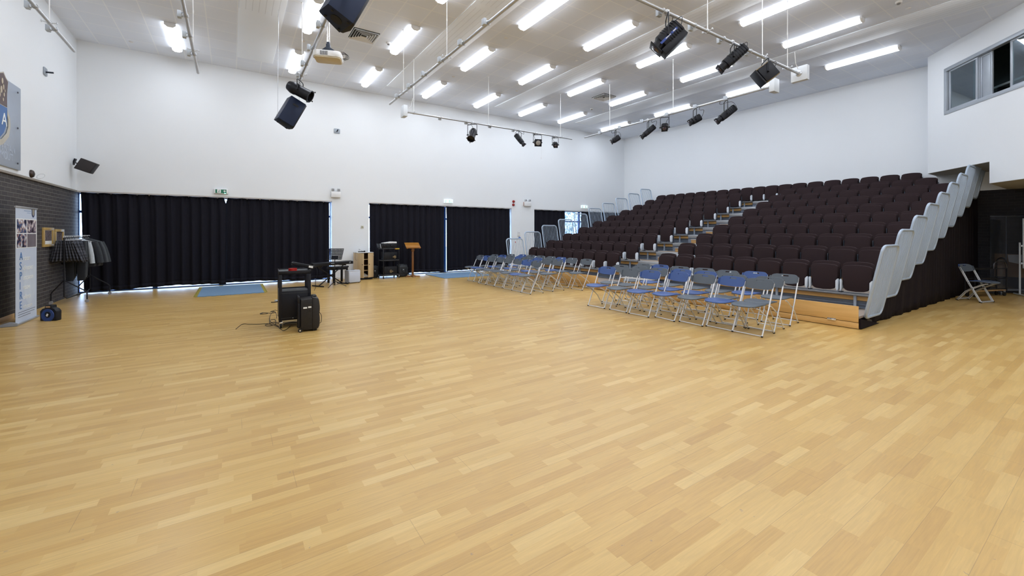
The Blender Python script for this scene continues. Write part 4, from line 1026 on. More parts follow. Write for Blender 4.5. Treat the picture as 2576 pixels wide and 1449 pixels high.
up_ = [p for p in shield(0.95) if p[1] > 0.02]; 
MB().prism(yz([(-0.40, 0.03), (0.40, 0.03)]+[(0.39, 0.25), (0.43, 0.46), (0.34, 0.50), (0.26, 0.56), (0.14, 0.52), (0, 0.57), (-0.14, 0.52), (-0.26, 0.56), (-0.34, 0.50), (-0.43, 0.46), (-0.39, 0.25)], yc, zc), 0, 0.036, 0.040).obj('upper_field', mat('crest_brown', (0.07, 0.035, 0.035), 0.4), t, smooth=False)
MB().prism(yz([(0.40, 0.015), (0.405, -0.07), (0.385, -0.25), (0.28, -0.42), (0.13, -0.53), (0, -0.57), (-0.13, -0.53), (-0.28, -0.42), (-0.385, -0.25), (-0.405, -0.07), (-0.40, 0.015)], yc, zc), 0, 0.036, 0.040).obj('lower_field', mat('crest_blue', (0.025, 0.12, 0.36), 0.4), t, smooth=False)
mb = MB()
for (a, b, r_) in ((0.22, 0.42, 0.05), (0.26, 0.33, 0.045), (0.18, 0.27, 0.06), (0.28, 0.21, 0.035), (0.12, 0.18, 0.05), (0.25, 0.12, 0.03), (0.31, 0.28, 0.025), (-0.2, 0.38, 0.05), (-0.22, 0.25, 0.06), (-0.15, 0.15, 0.05)):
    mb.prism([(yc+a+r_*0.6*math.cos(q), zc+b+r_*math.sin(q)) for q in [2*math.pi*i/10 for i in range(10)]], 0, 0.040, 0.043)
mb.obj('cream_ornament', mat('crest_cream', (0.55, 0.48, 0.36), 0.4), t, smooth=False)
# scroll under the shield
mb = MB()
outer = [(0.40, -0.02), (0.50, -0.12), (0.52, -0.28), (0.46, -0.46), (0.25, -0.62), (0, -0.70)]
inner = [(0.40, -0.10), (0.44, -0.18), (0.44, -0.30), (0.37, -0.42), (0.2, -0.54), (0, -0.60)]
for sg in (1, -1):
    poly = [(sg*y, z) for y, z in outer]+[(sg*y, z) for y, z in inner[::-1]]
    mb.prism(yz(poly, yc, zc), 0, 0.036, 0.042)
mb.obj('scroll', mat('scroll_ivory', (0.50, 0.48, 0.42), 0.5), t, smooth=False)
RX = (math.pi/2, 0, math.pi/2)
text('A', 'letter_a', 0.30, SIGNW, t, (0.041, yc+0.19, zc-0.30), RX, 0.002)
text('E', 'letter_e', 0.30, SIGNW, t, (0.041, yc-0.36, zc-0.30), RX, 0.002)
FAINT = mat('faint_lettering', (0.43, 0.49, 0.60), 0.4)
text('PERTAN', 'board_lettering', 0.17, FAINT, t, (0.031, yc+0.12, Hb*0.175), RX, 0.001)
text('MOUT', 'board_lettering', 0.17, FAINT, t, (0.031, yc+0.16, Hb*0.08), RX, 0.001)
for zz in (Hb*0.93, Hb*0.50, Hb*0.075):
    MB().cyl((0.03, -0.14, zz), (0.042, -0.14, zz), 0.016, n=12).obj('fixing_stud', mat('stud_dark', (0.12, 0.12, 0.14), 0.3, 0.6), t)
    MB().cyl((0.03, -1.61, zz), (0.042, -1.61, zz), 0.016, n=12).obj('fixing_stud', mat('stud_dark', (0.12, 0.12, 0.14), 0.3, 0.6), t)
# ================================================================= LEFT CORNER
# roll-up banner
BANW = mat('banner_pale_blue', (0.56, 0.64, 0.78), 0.5, var=0.02)
t = thing('roll_up_banner', 'pale roll-up banner spelling ASPIRE in blue letters before the brick wall', 'banner', (-2.93, 10.10, 0), -0.03)
t.rotation_euler = (0, 0, 0.0)
BW, BH = 0.87, 1.93
MB().bx(0.0, 0.004, 0.0, BW, 0.03, BH).obj('printed_sheet', BANW, t, smooth=False)
MB().bx(-0.012, 0.016, -0.01, BW+0.01, BH-0.01, BH+0.018).obj('top_rail', GALV, t, bevel=0.004)
MB().bx(-0.06, 0.035, -0.02, BW+0.02, 0.0, 0.035).obj('base', mat('silver_base', (0.5, 0.52, 0.55), 0.3, 0.6), t, bevel=0.01)
MB().prism([(-0.28, 0.0), (0.035, 0.0), (0.035, 0.05), (-0.05, 0.075), (-0.2, 0.03)], 1, -0.05, -0.02).obj('foot', mat('foot_grey', (0.25, 0.27, 0.30), 0.5), t, bevel=0.008)
MB().cyl((-0.03, BW*0.5, 0.03), (-0.03, BW*0.5, BH), 0.010, n=8).obj('support_pole', GALV, t)
def photo_mat(name, cols, sc):
    k = NB(name); tc = k.n('ShaderNodeTexCoord'); v = k.n('ShaderNodeTexNoise'); v.inputs['Scale'].default_value = sc; v.inputs['Detail'].default_value = 3
    k.L.new(tc.outputs['Object'], v.inputs['Vector']); cr = k.n('ShaderNodeValToRGB'); k.L.new(v.outputs['Fac'], cr.inputs[0]); cr.color_ramp.interpolation = 'EASE'
    e = cr.color_ramp.elements; e[0].position = 0.36; e[0].color = (*cols[0], 1); e[1].position = 0.64; e[1].color = (*cols[-1], 1)
    for i, c in enumerate(cols[1:-1]): q = e.new(0.36+0.28*(i+1)/(len(cols)-1)); q.color = (*c, 1)
    k.L.new(cr.outputs[0], k.b.inputs['Base Color']); k.b.inputs['Roughness'].default_value = 0.4
    return k.m
PH = [photo_mat('photo_print_blue', [(0.02, 0.02, 0.05), (0.08, 0.12, 0.25), (0.45, 0.33, 0.30), (0.7, 0.75, 0.85)], 9),
      photo_mat('photo_print_warm', [(0.03, 0.02, 0.03), (0.15, 0.12, 0.18), (0.42, 0.36, 0.38), (0.75, 0.7, 0.7)], 12),
      photo_mat('photo_print_dark', [(0.02, 0.01, 0.02), (0.05, 0.08, 0.18), (0.40, 0.22, 0.18), (0.5, 0.65, 0.75)], 12),
      mat('photo_print_grey', (0.17, 0.15, 0.18), 0.5, var=0.25, scale=5)]
MB().bx(0.004, 0.0055, 0.0, BW, 1.255, 1.745).obj('photo_border', SIGNW, t, smooth=False)
for i in range(2):
    for j in range(2):
        y0 = 0.035+0.415*j; zt = 1.73-0.24*i
        MB().bx(0.0055, 0.0065, y0, y0+0.385, zt-0.225, zt).obj('photo', PH[i*2+j], t, smooth=False)
LBL = mat('banner_blue_letter', (0.05, 0.17, 0.42), 0.5)
words = ['mbition', 'elf-respect', 'articipation', 'nitiative', 'esilience', 'nthusiasm']
RX = (R90, 0, R90)
for i, (c_, w_) in enumerate(zip('ASPIRE', words)):
    z = 1.06-0.163*i
    text(c_, 'blue_initial', 0.185, LBL, t, (0.006, 0.14, z), RX, 0.0015)
    text(w_, 'white_word', 0.115, SIGNW, t, (0.006, 0.275, z-0.012), RX, 0.0008, spacing=0.86)
for i, (s_, y_) in enumerate((('Through aspiration and by working together in our', 0.10), ('academy we achieve great things and reach our', 0.10), ('goals with care and pride every day', 0.10))):
    MB().bx(0.004, 0.0052, 0.09, [0.80, 0.77, 0.60][i], 0.190-0.038*i, 0.199-0.038*i).obj('small_print_line', mat('small_print_grey', (0.12, 0.15, 0.2), 0.5), t, smooth=False)
MB().bx(0.004, 0.0052, 0.33, 0.62, 1.875, 1.885).obj('header_line', mat('header_blue', (0.22, 0.34, 0.55), 0.5), t, smooth=False)
MB().bx(0.004, 0.0052, 0.45, 0.62, 1.845, 1.852).obj('header_line', mat('header_blue', (0.22, 0.34, 0.55), 0.5), t, smooth=False)
MB().prism([(0.71+y*0.16, 1.86+z*0.14) for y, z in shield(1.0)], 0, 0.004, 0.006).obj('crest_badge', mat('badge_navy', (0.03, 0.05, 0.14), 0.5), t, smooth=False)
MB().prism([(0.71+y*0.10, 1.865+z*0.10) for y, z in shield(1.0)], 0, 0.006, 0.007).obj('badge_centre', mat('badge_sand', (0.32, 0.30, 0.25), 0.5), t, smooth=False)
MB().prism([(0.56+0.27*y/0.46, 0.62+0.34*z/0.6) for y, z in shield(1.0)], 0, 0.004, 0.0048).obj('pale_watermark_shield', mat('banner_watermark', (0.61, 0.69, 0.80), 0.5), t, smooth=False)
# framed photographs
FRO = wood_material('frame_pine', (0.42, 0.28, 0.08), (0.55, 0.38, 0.14), 2)
for i, (a, b) in enumerate(((12.38, 12.975), (13.06, 13.63))):
    t = thing('framed_photograph', ['oak-framed team photograph on the brick, nearer the banner', 'oak-framed team photograph on the brick, half hidden behind the clothes rail'][i], 'framed picture', (XL, (a+b)/2, 1.22), 0, 'framed photographs on the brick wall')
    w_ = b-a; h_ = 0.40 if i == 0 else 0.37
    mb = MB(); hw = w_/2
    for q in ((-hw, hw, 0, 0.055), (-hw, hw, h_-0.055, h_), (-hw, -hw+0.075, 0.055, h_-0.055), (hw-0.075, hw, 0.055, h_-0.055)): mb.bx(0, 0.03, *q)
    mb.obj('frame', FRO, t, bevel=0.004)
    MB().bx(0.0, 0.010, -hw+0.06, hw-0.06, 0.04, h_-0.04).obj('mount', SIGNW if i == 0 else BLACK, t, smooth=False)
    MB().bx(0.010, 0.012, -hw+0.085, hw-0.085, 0.125, h_-0.065).obj('photo', photo_mat('team_photo%d' % i, [(0.01, 0.01, 0.015), (0.06, 0.05, 0.06), (0.25, 0.20, 0.21), (0.06, 0.06, 0.08)], 30), t, smooth=False)
# clothes rail
t = thing('clothes_rail', 'black wheeled clothes rail against the brick wall near the curtain', 'clothes rail', (0, 0, 0))
a0 = Vector((-3.00, 12.75, 0)); a1 = Vector((-2.88, 14.10, 0)); dv = (a1-a0).normalized(); pv = Vector((dv.y, -dv.x, 0))
t.location = (a0+a1)/2; o0 = (a0+a1)/2
def rl_(p): return p-o0
MB().tube([rl_(a0+Vector((0, 0, 0.42))), rl_(a0+Vector((0, 0, 1.40))), rl_(a1+Vector((0, 0, 1.42))), rl_(a1+Vector((0, 0, 0.42)))], 0.014, 8).obj('hanging_frame', BLACKM, t)
for a in (a0, a1):
    for e, w_ in ((-1, 0.20), (1, 0.36)):
        MB().tube([rl_(a+Vector((0, 0, 0.50))), rl_(a+pv*e*w_*0.9+Vector((0, 0, 0.26))), rl_(a+pv*e*w_+Vector((0, 0, 0.22))), rl_(a+pv*e*w_+Vector((0, 0, 0.07)))], 0.012, 8).obj('leg', BLACKM, t)
        MB().cyl(rl_(a+pv*e*w_+Vector((0, -0.012, 0.034))), rl_(a+pv*e*w_+Vector((0, 0.012, 0.034))), 0.034, n=16).obj('castor', mat('castor_grey', (0.30, 0.30, 0.31), 0.4), t)
MB().tube([rl_(a0+Vector((0, 0, 0.42))), rl_(a0+Vector((0, 0, 0.15))), rl_(a0+dv*0.12+Vector((0, 0, 0.10))), rl_(a1-dv*0.12+Vector((0, 0, 0.12))), rl_(a1+Vector((0, 0, 0.15))), rl_(a1+Vector((0, 0, 0.45)))], 0.013, 8).obj('lower_frame', BLACKM, t)
TART = tartan_material()
def fabric(n, c, v=0.15): return mat(n, c, 0.9, var=v, scale=30, spec=0.15)
CH = [fabric('charcoal_wool', (0.030, 0.033, 0.040)), fabric('grey_wool', (0.055, 0.062, 0.070)), fabric('mid_grey_wool', (0.085, 0.095, 0.105))]
WSH = fabric('white_shirt', (0.5, 0.55, 0.6), 0.1)
def hanger(t, w_):
    MB().tube([(-w_, 0, -0.115), (-0.03, 0, -0.06), (0, 0, -0.05), (0.03, 0, -0.06), (w_, 0, -0.115)], 0.006, 6).tube([(0, 0, -0.04), (0, 0, -0.01), (-0.022, 0, 0.008), (-0.014, 0, 0.030), (0.010, 0, 0.034), (0.02, 0, 0.02)], 0.006, 6).obj('hanger', WHITEP, t)
def skirt_item(s_, w_, z1, lab, m):
    p = a0+dv*s_; p.z = 1.41
    t = thing('pleated_skirt', lab, 'skirt', p, random.uniform(-0.12, 0.12), 'clothes on the rail')
    hanger(t, 0.13)
    def fn(u, v):
        x = (u-0.5)*2*(0.13+(w_-0.13)*v)
        return (x+0.03*v, (0.012+0.022*v)*math.sin(u*2*math.pi*9)-0.0, -0.075-(z1*v)-0.01*math.cos(u*6)*v)
    MB().grid(fn, 72, 6).obj('skirt_cloth', m, t, thick=0.012, ang=1.5)
    MB().tube([(-0.13, 0, -0.075), (0.13, 0, -0.075)], 0.016, 6).obj('waistband', m, t)
def trouser_item(s_, z1, lab, m):
    p = a0+dv*s_; p.z = 1.41
    t = thing('trousers', lab, 'trousers', p, random.uniform(-0.15, 0.15), 'clothes on the rail')
    hanger(t, 0.15)
    for e in (-1, 1):
        MB().prism([(e*0.005, -0.08), (e*0.15, -0.08), (e*0.165, -z1*0.5), (e*0.15, -z1), (e*0.03, -z1)], 1, -0.018, 0.018).obj('trouser_leg', m, t, bevel=0.010)
def jacket_item(s_, lab, m, rz, hw=0.24, z1=0.70):
    p = a0+dv*s_; p.z = 1.42
    t = thing('blazer', lab, 'blazer', p, rz, 'clothes on the rail')
    hanger(t, 0.18)
    MB().prism([(-0.05, -0.045), (0.05, -0.045), (hw*0.8, -0.12), (hw*0.85, -0.35), (hw*0.8, -z1), (0.01, -z1-0.02), (-0.01, -z1-0.02), (-hw*0.8, -z1), (-hw*0.85, -0.35), (-hw*0.8, -0.12)], 1, -0.04, 0.04).obj('body', m, t, bevel=0.02)
    for e in (-1, 1):
        MB().tube([(e*hw*0.72, 0, -0.13), (e*(hw*0.90), -0.01, -0.28), (e*(hw*1.03), -0.02, -0.44), (e*(hw*1.12), -0.02, -0.62)], 0.048, 10).obj('sleeve', m, t)
        MB().prism([(e*0.02, -0.05), (e*0.07, -0.08), (e*0.055, -0.24), (e*0.005, -0.34)], 1, -0.052, -0.038).obj('lapel', m, t, bevel=0.003)
PL9 = ['nearest the banner', 'second from the banner end', 'third from the banner end', 'fourth from the banner end', 'fifth from the banner end', 'sixth from the banner end', 'seventh from the banner end', 'eighth from the banner end', 'ninth from the banner end']
for i in range(6): skirt_item(0.03+0.085*i, 0.25-0.008*i, 0.46 if i % 2 else 0.43, 'dark tartan pleated skirt on the clothes rail, '+PL9[i], TART)
for i in range(4): trouser_item(0.56+0.055*i, 0.98-0.03*i, 'charcoal trousers hanging beside the tartan skirts, '+['nearest them', 'second pair', 'third pair', 'fourth pair'][i], CH[i % 3])
jacket_item(0.84, 'white shirt between the trousers and the grey blazers on the rail', WSH, 0.15, 0.17, 0.42)
for i in range(5): jacket_item(0.90+0.095*i, 'dark grey blazer on the clothes rail, %s past the white shirt' % ORD[i], CH[[0, 1, 0, 2, 1][i]], 0.25-0.02*i, 0.25+0.015*i)
# cable reel in a black case
pr = site(128, 806, z=0); pr.z = 0
t = thing('cable_reel', 'black portable case with a blue ring-shaped cable reel beside the banner', 'cable reel', pr, 0.85-YAW-0.6)
t.rotation_euler = (0, 0, -0.52); t.scale = (0.78, 0.56, 0.98)
MB().prism([(-0.165, 0.0), (0.165, 0.0), (0.17, 0.17), (0.12, 0.215), (0.07, 0.225), (0.07, 0.275), (-0.07, 0.275), (-0.07, 0.225), (-0.12, 0.215), (-0.17, 0.17)], 1, -0.09, 0.09).obj('case', BLACK, t, bevel=0.018)
MB().box((0, 0, 0.245), (0.10, 0.19, 0.028)).obj('handle_opening', OAK_PLY, t, bevel=0.01)
RXm = Matrix.Rotation(R90, 3, 'X')
MB().lathe([(0.075, -0.0), (0.078, 0.012), (0.125, 0.014), (0.130, 0.004), (0.130, -0.005), (0.075, -0.005)], (0, -0.095, 0.115), RXm, 28).obj('blue_cable_ring', mat('reel_blue', (0.015, 0.05, 0.22), 0.4), t).scale = (1, 1, 0.85)
MB().lathe([(0.07, -0.005), (0.07, 0.0), (0.02, 0.012)], (0, -0.093, 0.115), RXm, 20).obj('hub', BLACK, t)
MB().box((0.0, -0.112, 0.105), (0.035, 0.012, 0.05), Matrix.Rotation(0.5, 3, 'Y')).obj('plug', WHITEP, t, bevel=0.006)

# foam mats
MATB = mat('blue_grey_foam', (0.15, 0.25, 0.38), 0.85, var=0.10, scale=25, bump=0.2)
OLV = mat('olive_foam_edge', (0.30, 0.25, 0.04), 0.8)
def foam_mat(x0, x1, y0, y1, lab, left, right, shear=0.0):
    t = thing('foam_mat', lab, 'foam mat', ((x0+x1)/2, (y0+y1)/2, 0), 0, 'jigsaw foam mats by the curtains')
    w_, d_ = (x1-x0)/2, (y1-y0)/2
    st_ = 0.09; top = []
    n = int((2*w_)/st_); pts = []
    for i in range(n):
        a = -w_+2*w_*i/n; b = -w_+2*w_*(i+1)/n; o_ = -d_-(0.035 if i % 2 else 0)
        pts += [(a, o_), (b, o_)]
    pts += [(w_, -d_), (w_, d_), (-w_, d_), (-w_, -d_)]
    MB().prism(pts[:-1], 2, 0.001, 0.014).obj('foam_sheet', MATB, t, smooth=False)
    for e, on in ((-1, left), (1, right)):
        if not on: continue
        p2 = []
        m_ = int(2*d_/0.075)
        for i in range(m_):
            a = -d_+2*d_*i/m_; b = -d_+2*d_*(i+1)/m_; o_ = e*(w_+(0.075 if i % 2 else 0.045)); p2 += [(o_, a), (o_, b)]
        p2 += [(e*(w_+0.001), d_), (e*(w_+0.001), -d_)]
        MB().prism(p2, 2, 0.001, 0.012).obj('jigsaw_edge', OLV, t, smooth=False)
foam_mat(-0.70, 0.66, 12.32, 14.45, 'blue-grey foam mat before the left pair of curtains', True, True)
foam_mat(5.84, 7.75, 12.84, 14.50, 'blue-grey foam mat before the middle curtains beside the folding chairs', False, False)

# ================================================================= MEDIA CART AND WHEELED SPEAKER
t = thing('media_cart', 'tall black steel cart with a lower cabinet standing in the open floor', 'cart', (0.60, 7.53, 0), math.radians(-3))
CW, CDp = 0.458, 0.60
CARTM = mat('cart_black_steel', (0.007, 0.008, 0.014), 0.42, 0.1, spec=0.35); CARTS = mat('cart_shelf_grey', (0.045, 0.050, 0.055), 0.55)
mb = MB().bx(0, CW, 0, CDp, 0.845, 0.865).bx(0, CW, 0, 0.012, 0.845, 0.90).bx(0, CW, CDp-0.012, CDp, 0.845, 0.90).bx(0, 0.012, 0, CDp, 0.845, 0.90).bx(CW-0.012, CW, 0, CDp, 0.845, 0.90)
mb.obj('top_shelf', CARTM, t, bevel=0.002)
MB().bx(0.013, CW-0.013, 0.013, CDp-0.013, 0.866, 0.885).obj('top_mat', CARTS, t, smooth=False)
for x, y in ((0, 0), (CW-0.045, 0), (0, CDp-0.045), (CW-0.045, CDp-0.045)):
    MB().bx(x, x+0.045, y, y+0.045, 0.10, 0.845).obj('corner_post', CARTM, t, bevel=0.002)
MB().bx(0.01, CW-0.01, 0.01, CDp-0.01, 0.545, 0.56).obj('middle_shelf', CARTS, t, smooth=False)
MB().bx(0.005, CW-0.005, 0.004, 0.012, 0.12, 0.58).bx(0.005, CW-0.005, CDp-0.012, CDp-0.004, 0.12, 0.58).bx(CW-0.012, CW-0.004, 0.01, CDp-0.01, 0.12, 0.58).bx(0.004, 0.012, 0.01, CDp-0.01, 0.12, 0.58).obj('cabinet_panel', CARTM, t, bevel=0.002)
MB().bx(0.012, CW-0.012, 0.0, 0.004, 0.545, 0.552).bx(0.03, CW-0.03, -0.002, 0.004, 0.155, 0.160).obj('panel_seam', CARTS, t, smooth=False)
MB().lathe([(0.006, 0), (0.006, 0.004), (0.002, 0.006)], (0.20, 0.0, 0.15), RXm, 10).obj('lock', CHROMEB, t)
for x, y in ((0.03, 0.03), (CW-0.03, 0.03), (0.03, CDp-0.03), (CW-0.03, CDp-0.03)):
    MB().cyl((x-0.014, y, 0.042), (x+0.014, y, 0.042), 0.042, n=20).obj('castor_wheel', RUBBER, t)
    MB().box((x, y, 0.088), (0.05, 0.05, 0.03)).box((x-0.02, y, 0.06), (0.006, 0.04, 0.06)).box((x+0.02, y, 0.06), (0.006, 0.04, 0.06)).obj('castor_fork', CHROMEB, t, bevel=0.002)
M = Matrix.Translation((0.60, 7.53, 0)) @ Matrix.Rotation(math.radians(-3), 4, 'Z')
# tape roll
t = thing('tape_roll', 'red roll of tape on top of the tall black cart', 'tape roll', M @ Vector((0.20, 0.10, 0.886)))
MB().lathe([(0.040, 0), (0.063, 0), (0.063, 0.05), (0.040, 0.05)], (0, 0, 0), None, 28).obj('tape', mat('red_tape', (0.42, 0.012, 0.010), 0.3), t)
MB().lathe([(0.036, 0.002), (0.040, 0.002), (0.040, 0.048), (0.036, 0.048)], (0, 0, 0), None, 28).obj('cardboard_core', mat('cardboard', (0.35, 0.25, 0.15), 0.8), t)
# tilted black unit lying across the cart
t = thing('document_camera', 'black elongated device propped at a tilt on the tall black cart', 'device', M @ Vector((0.37, 0.30, 0.96)))
t.scale = (0.9, 0.9, 0.9)
t.rotation_euler = (0, 0.22, 0.18)
MB().prism([(-0.20, -0.025), (0.16, -0.035), (0.19, -0.005), (0.18, 0.03), (-0.19, 0.04), (-0.21, 0.01)], 1, -0.06, 0.06).obj('casing', BLACK, t, bevel=0.012)
MB().box((0.115, -0.062, -0.002), (0.075, 0.003, 0.035)).obj('asset_label', SIGNW, t, smooth=False)
MB().tube(smooth_path([(0.17, 0, 0.02), (0.235, -0.02, -0.01), (0.26, -0.05, -0.12), (0.25, -0.08, -0.26), (0.26, -0.12, -0.36), (0.22, -0.20, -0.42)], 5), 0.0045, 6).obj('cable', BLACK, t)
MB().box((0.13, 0.0, -0.045), (0.05, 0.10, 0.045)).obj('rest_foot', BLACK, t, bevel=0.006)
# wheeled PA speaker
t = thing('portable_speaker', 'black wheeled portable loudspeaker with two white labels, standing beside the cart', 'loudspeaker', (0.94, 7.13, 0), math.radians(-4))
t.location = site(776, 834, z=0)
SPK = mat('speaker_black_plastic', (0.009, 0.008, 0.009), 0.5, bump=0.1, scale=80)
MB().prism([(-0.105, 0.03), (0.10, 0.02), (0.135, 0.05), (0.14, 0.47), (0.11, 0.51), (0.06, 0.515), (0.05, 0.50), (-0.105, 0.485)], 1, 0.0, 0.33).obj('cabinet', SPK, t, bevel=0.014)
MB().prism([(0.05, 0.02), (0.14, 0.04), (0.152, 0.10), (0.152, 0.44), (0.14, 0.50), (0.05, 0.525)], 1, -0.012, 0.342).obj('front_baffle', SPK, t, bevel=0.014)
for z in (0.12, 0.30):
    MB().lathe([(0.12, 0), (0.118, 0.012), (0.05, 0.022)], (0.148, 0.165, z+0.03), Matrix.Rotation(R90, 3, 'Y'), 24).obj('speaker_grille', GRIL, t)
for z in (0.42, 0.33, 0.22, 0.11):
    MB().prism([(0.0, z), (0.05, z+0.006), (0.05, z-0.02), (0.015, z-0.022)], 1, -0.004, 0.006).obj('moulded_rib', SPK, t, bevel=0.002)
for x, z, w_ in ((-0.045, 0.365, 0.052), (0.018, 0.372, 0.044)):
    MB().box((x, -0.002, z), (w_, 0.003, 0.024)).box((x-w_*0.32, -0.004, z), (0.008, 0.001, 0.014)).obj('asset_label', SIGNW, t, smooth=False)
MB().bx(-0.118, -0.104, 0.04, 0.29, 0.08, 0.45).obj('control_panel', BLACK, t, bevel=0.002)
for z, c_ in ((0.36, GREYP), (0.33, mat('red_knob', (0.4, 0.02, 0.02), 0.4)), (0.30, GREYP), (0.275, WHITEP), (0.24, GREYP), (0.20, WHITEP)):
    MB().cyl((-0.118, 0.06, z), (-0.128, 0.06, z), 0.008, n=10).obj('knob', c_, t)
for y in (0.03, 0.30):
    MB().bx(-0.142, -0.118, y-0.014, y+0.014, 0.06, 0.44).obj('trolley_tube', BLACKM, t, bevel=0.005)
MB().bx(-0.146, -0.114, 0.012, 0.318, 0.44, 0.535).obj('pull_handle', BLACK, t, bevel=0.012)
for y in (0.0, 0.33):
    MB().cyl((-0.115, y-0.015, 0.028), (-0.115, y+0.015, 0.028), 0.028, n=20).cyl((-0.115, y-0.018, 0.028), (-0.115, y+0.018, 0.028), 0.010, n=12).obj('wheel', RUBBER, t)
    MB().cyl((-0.115, y-0.019, 0.028), (-0.115, y-0.016, 0.028), 0.012, n=12).obj('wheel_hub', CHROMEB, t)
MB().bx(0.06, 0.12, 0.03, 0.30, 0.0, 0.03).obj('front_foot', RUBBER, t, bevel=0.004)
MB().bx(0.06, 0.12, 0.08, 0.25, 0.515, 0.535).obj('top_handle', SPK, t, bevel=0.008)
MB().tube(smooth_path([(0.15, 0.10, 0.28), (0.185, 0.06, 0.22), (0.18, 0.05, 0.12), (0.155, 0.06, 0.10)], 5), 0.004, 6).obj('cable', BLACK, t)
# cables on the floor round the cart
def floor_cable(pts, lab, r=0.0045, name='floor_cable'):
    P = []
    for p in pts:
        q = site(p[0], p[1], z=0); q.z = r+(p[2] if len(p) > 2 else 0); P.append(q)
    c = sum(P, Vector())/len(P); c.z = 0
    o = MB().tube([p-c for p in smooth_path(P, 6)], r, 6).obj(name, BLACK, loc=c)
    tag(o, lab, 'cable', 'black cables on the floor'); return o
def c4(x, y, z=0): return (560+x/4.954, 600+y/4.954, z)
floor_cable([c4(165, 1133), c4(245, 1072), c4(330, 1070), c4(440, 1070), c4(560, 1066), c4(620, 1078), c4(600, 1090), c4(545, 1092), c4(535, 1078), c4(590, 1070), c4(680, 1100), c4(720, 1130), c4(760, 1152), c4(810, 1125), c4(840, 1095)], 'long black cable running left from the cart, ending in a bare plug')
floor_cable([c4(700, 1060, 0.0), c4(640, 1045), c4(590, 1060), c4(585, 1040), c4(600, 1018), c4(650, 1015), c4(662, 1040), c4(660, 1075)], 'small coiled black cable loop by the front castor of the cart')
floor_cable([c4(700, 1100), c4(610, 1050), c4(584, 1015), c4(600, 970, 0.03), c4(640, 950, 0.05), c4(668, 975, 0.05), c4(675, 1010, 0.02)], 'black cable arching up behind the front castor of the cart')
floor_cable([c4(465, 938), c4(500, 928), c4(560, 933), c4(545, 942), c4(470, 945), c4(520, 928), c4(600, 932), c4(660, 925), c4(640, 912), c4(595, 915), c4(625, 905), c4(655, 895), c4(680, 902)], 'thin black cable looped on the floor left of the cart')
floor_cable([c4(935, 1050), c4(880, 1045), c4(840, 1050), c4(790, 1058), c4(760, 1075)], 'short black cable between the cart and the wheeled loudspeaker')
o = MB().tube(smooth_path([(-0.06, -0.03, 0.008), (0.0, -0.06, 0.008), (0.07, -0.02, 0.008), (0.05, 0.05, 0.008), (0.10, 0.10, 0.02)], 5), 0.010, 8).obj('plug_lead', BLACK, loc=tuple(site(690, 760, z=0)))
MB().box((0.045, 0.02, 0.03), (0.09, 0.035, 0.03), Matrix.Rotation(0.7, 3, 'Z')).obj('plug', GREYP, o, bevel=0.006)
tag(o, 'short cable with a grey plug on the floor left of the cart, farther back', 'cable')

# ================================================================= KEYBOARD CORNER
k0 = site(779, 662, z=0.68); k1_ = site(880, 655, z=0.68); kd = (k1_-k0).normalized(); KA = math.atan2(kd.y, kd.x); KL = (k1_-k0).length
kc = k0+kd*KL/2
t = thing('stage_keyboard', 'long black electronic keyboard on a folding stand in front of the curtain', 'keyboard', (kc.x, kc.y, 0.585), KA)
MB().prism([(-0.15, 0.0), (0.15, 0.0), (0.15, 0.085), (0.02, 0.10), (-0.02, 0.075), (-0.15, 0.065)], 0, -KL/2, KL/2).obj('case', BLACK, t, bevel=0.008)
MB().bx(-KL/2+0.06, KL/2-0.06, 0.02, 0.145, 0.076, 0.084).obj('control_strip', BLACKM, t, smooth=False)
mb = MB()
for i in range(52): mb.bx(-KL/2+0.05+i*0.0228, -KL/2+0.05+i*0.0228+0.0218, -0.14, -0.005, 0.066, 0.082)
mb.obj('white_keys', SIGNW, t, smooth=False)
mb = MB()
for i in range(51):
    if i % 7 in (2, 6): continue
    mb.bx(-KL/2+0.05+(i+1)*0.0228-0.006, -KL/2+0.05+(i+1)*0.0228+0.006, -0.09, -0.005, 0.08, 0.092)
mb.obj('black_keys', BLACK, t, smooth=False)
t.rotation_euler = (0, 0, KA+math.pi)
MB().box((-KL/2+0.12, 0.153, 0.06), (0.03, 0.004, 0.018)).box((-KL/2+0.13, 0.153, 0.03), (0.04, 0.004, 0.01)).box((0.05, 0.153, 0.055), (0.12, 0.003, 0.012)).obj('marking', GREYP, t, smooth=False)
t = thing('keyboard_stand', 'black crossed-leg keyboard stand under the long keyboard', 'stand', (kc.x, kc.y, 0), KA)
for e in (-1, 1):
    MB().tube([(e*0.42, 0.03*e, 0.02), (-e*0.40, 0.03*e, 0.545), (-e*0.40, 0.03*e, 0.57)], 0.016, 8).obj('cross_leg', BLACKM, t)
    MB().tube([(e*0.42, -0.24, 0.018), (e*0.42, 0.24, 0.018)], 0.017, 8).obj('floor_bar', BLACKM, t)
    MB().tube([(e*0.40, -0.16, 0.569), (e*0.40, 0.16, 0.569)], 0.015, 8).obj('support_arm', BLACKM, t)
MB().cyl((0, -0.06, 0.285), (0, 0.06, 0.285), 0.03, n=14).obj('pivot', BLACK, t)
# keyboard bench
bc = site(850, 674, z=0.50); bc.z = 0
t = thing('keyboard_bench', 'black padded bench behind the music stand', 'bench', (bc.x*1.06, bc.y*1.06, 0), KA)
MB().bx(-0.28, 0.28, -0.16, 0.16, 0.44, 0.50).obj('padded_seat', mat('black_vinyl', (0.02, 0.02, 0.024), 0.3), t, bevel=0.018)
MB().bx(-0.26, 0.26, -0.14, 0.14, 0.39, 0.44).obj('apron', BLACKM, t, bevel=0.004)
for x in (-0.24, 0.24):
    for y in (-0.12, 0.12): MB().bx(x-0.025, x+0.025, y-0.025, y+0.025, 0, 0.39).obj('leg', BLACK, t, bevel=0.004)
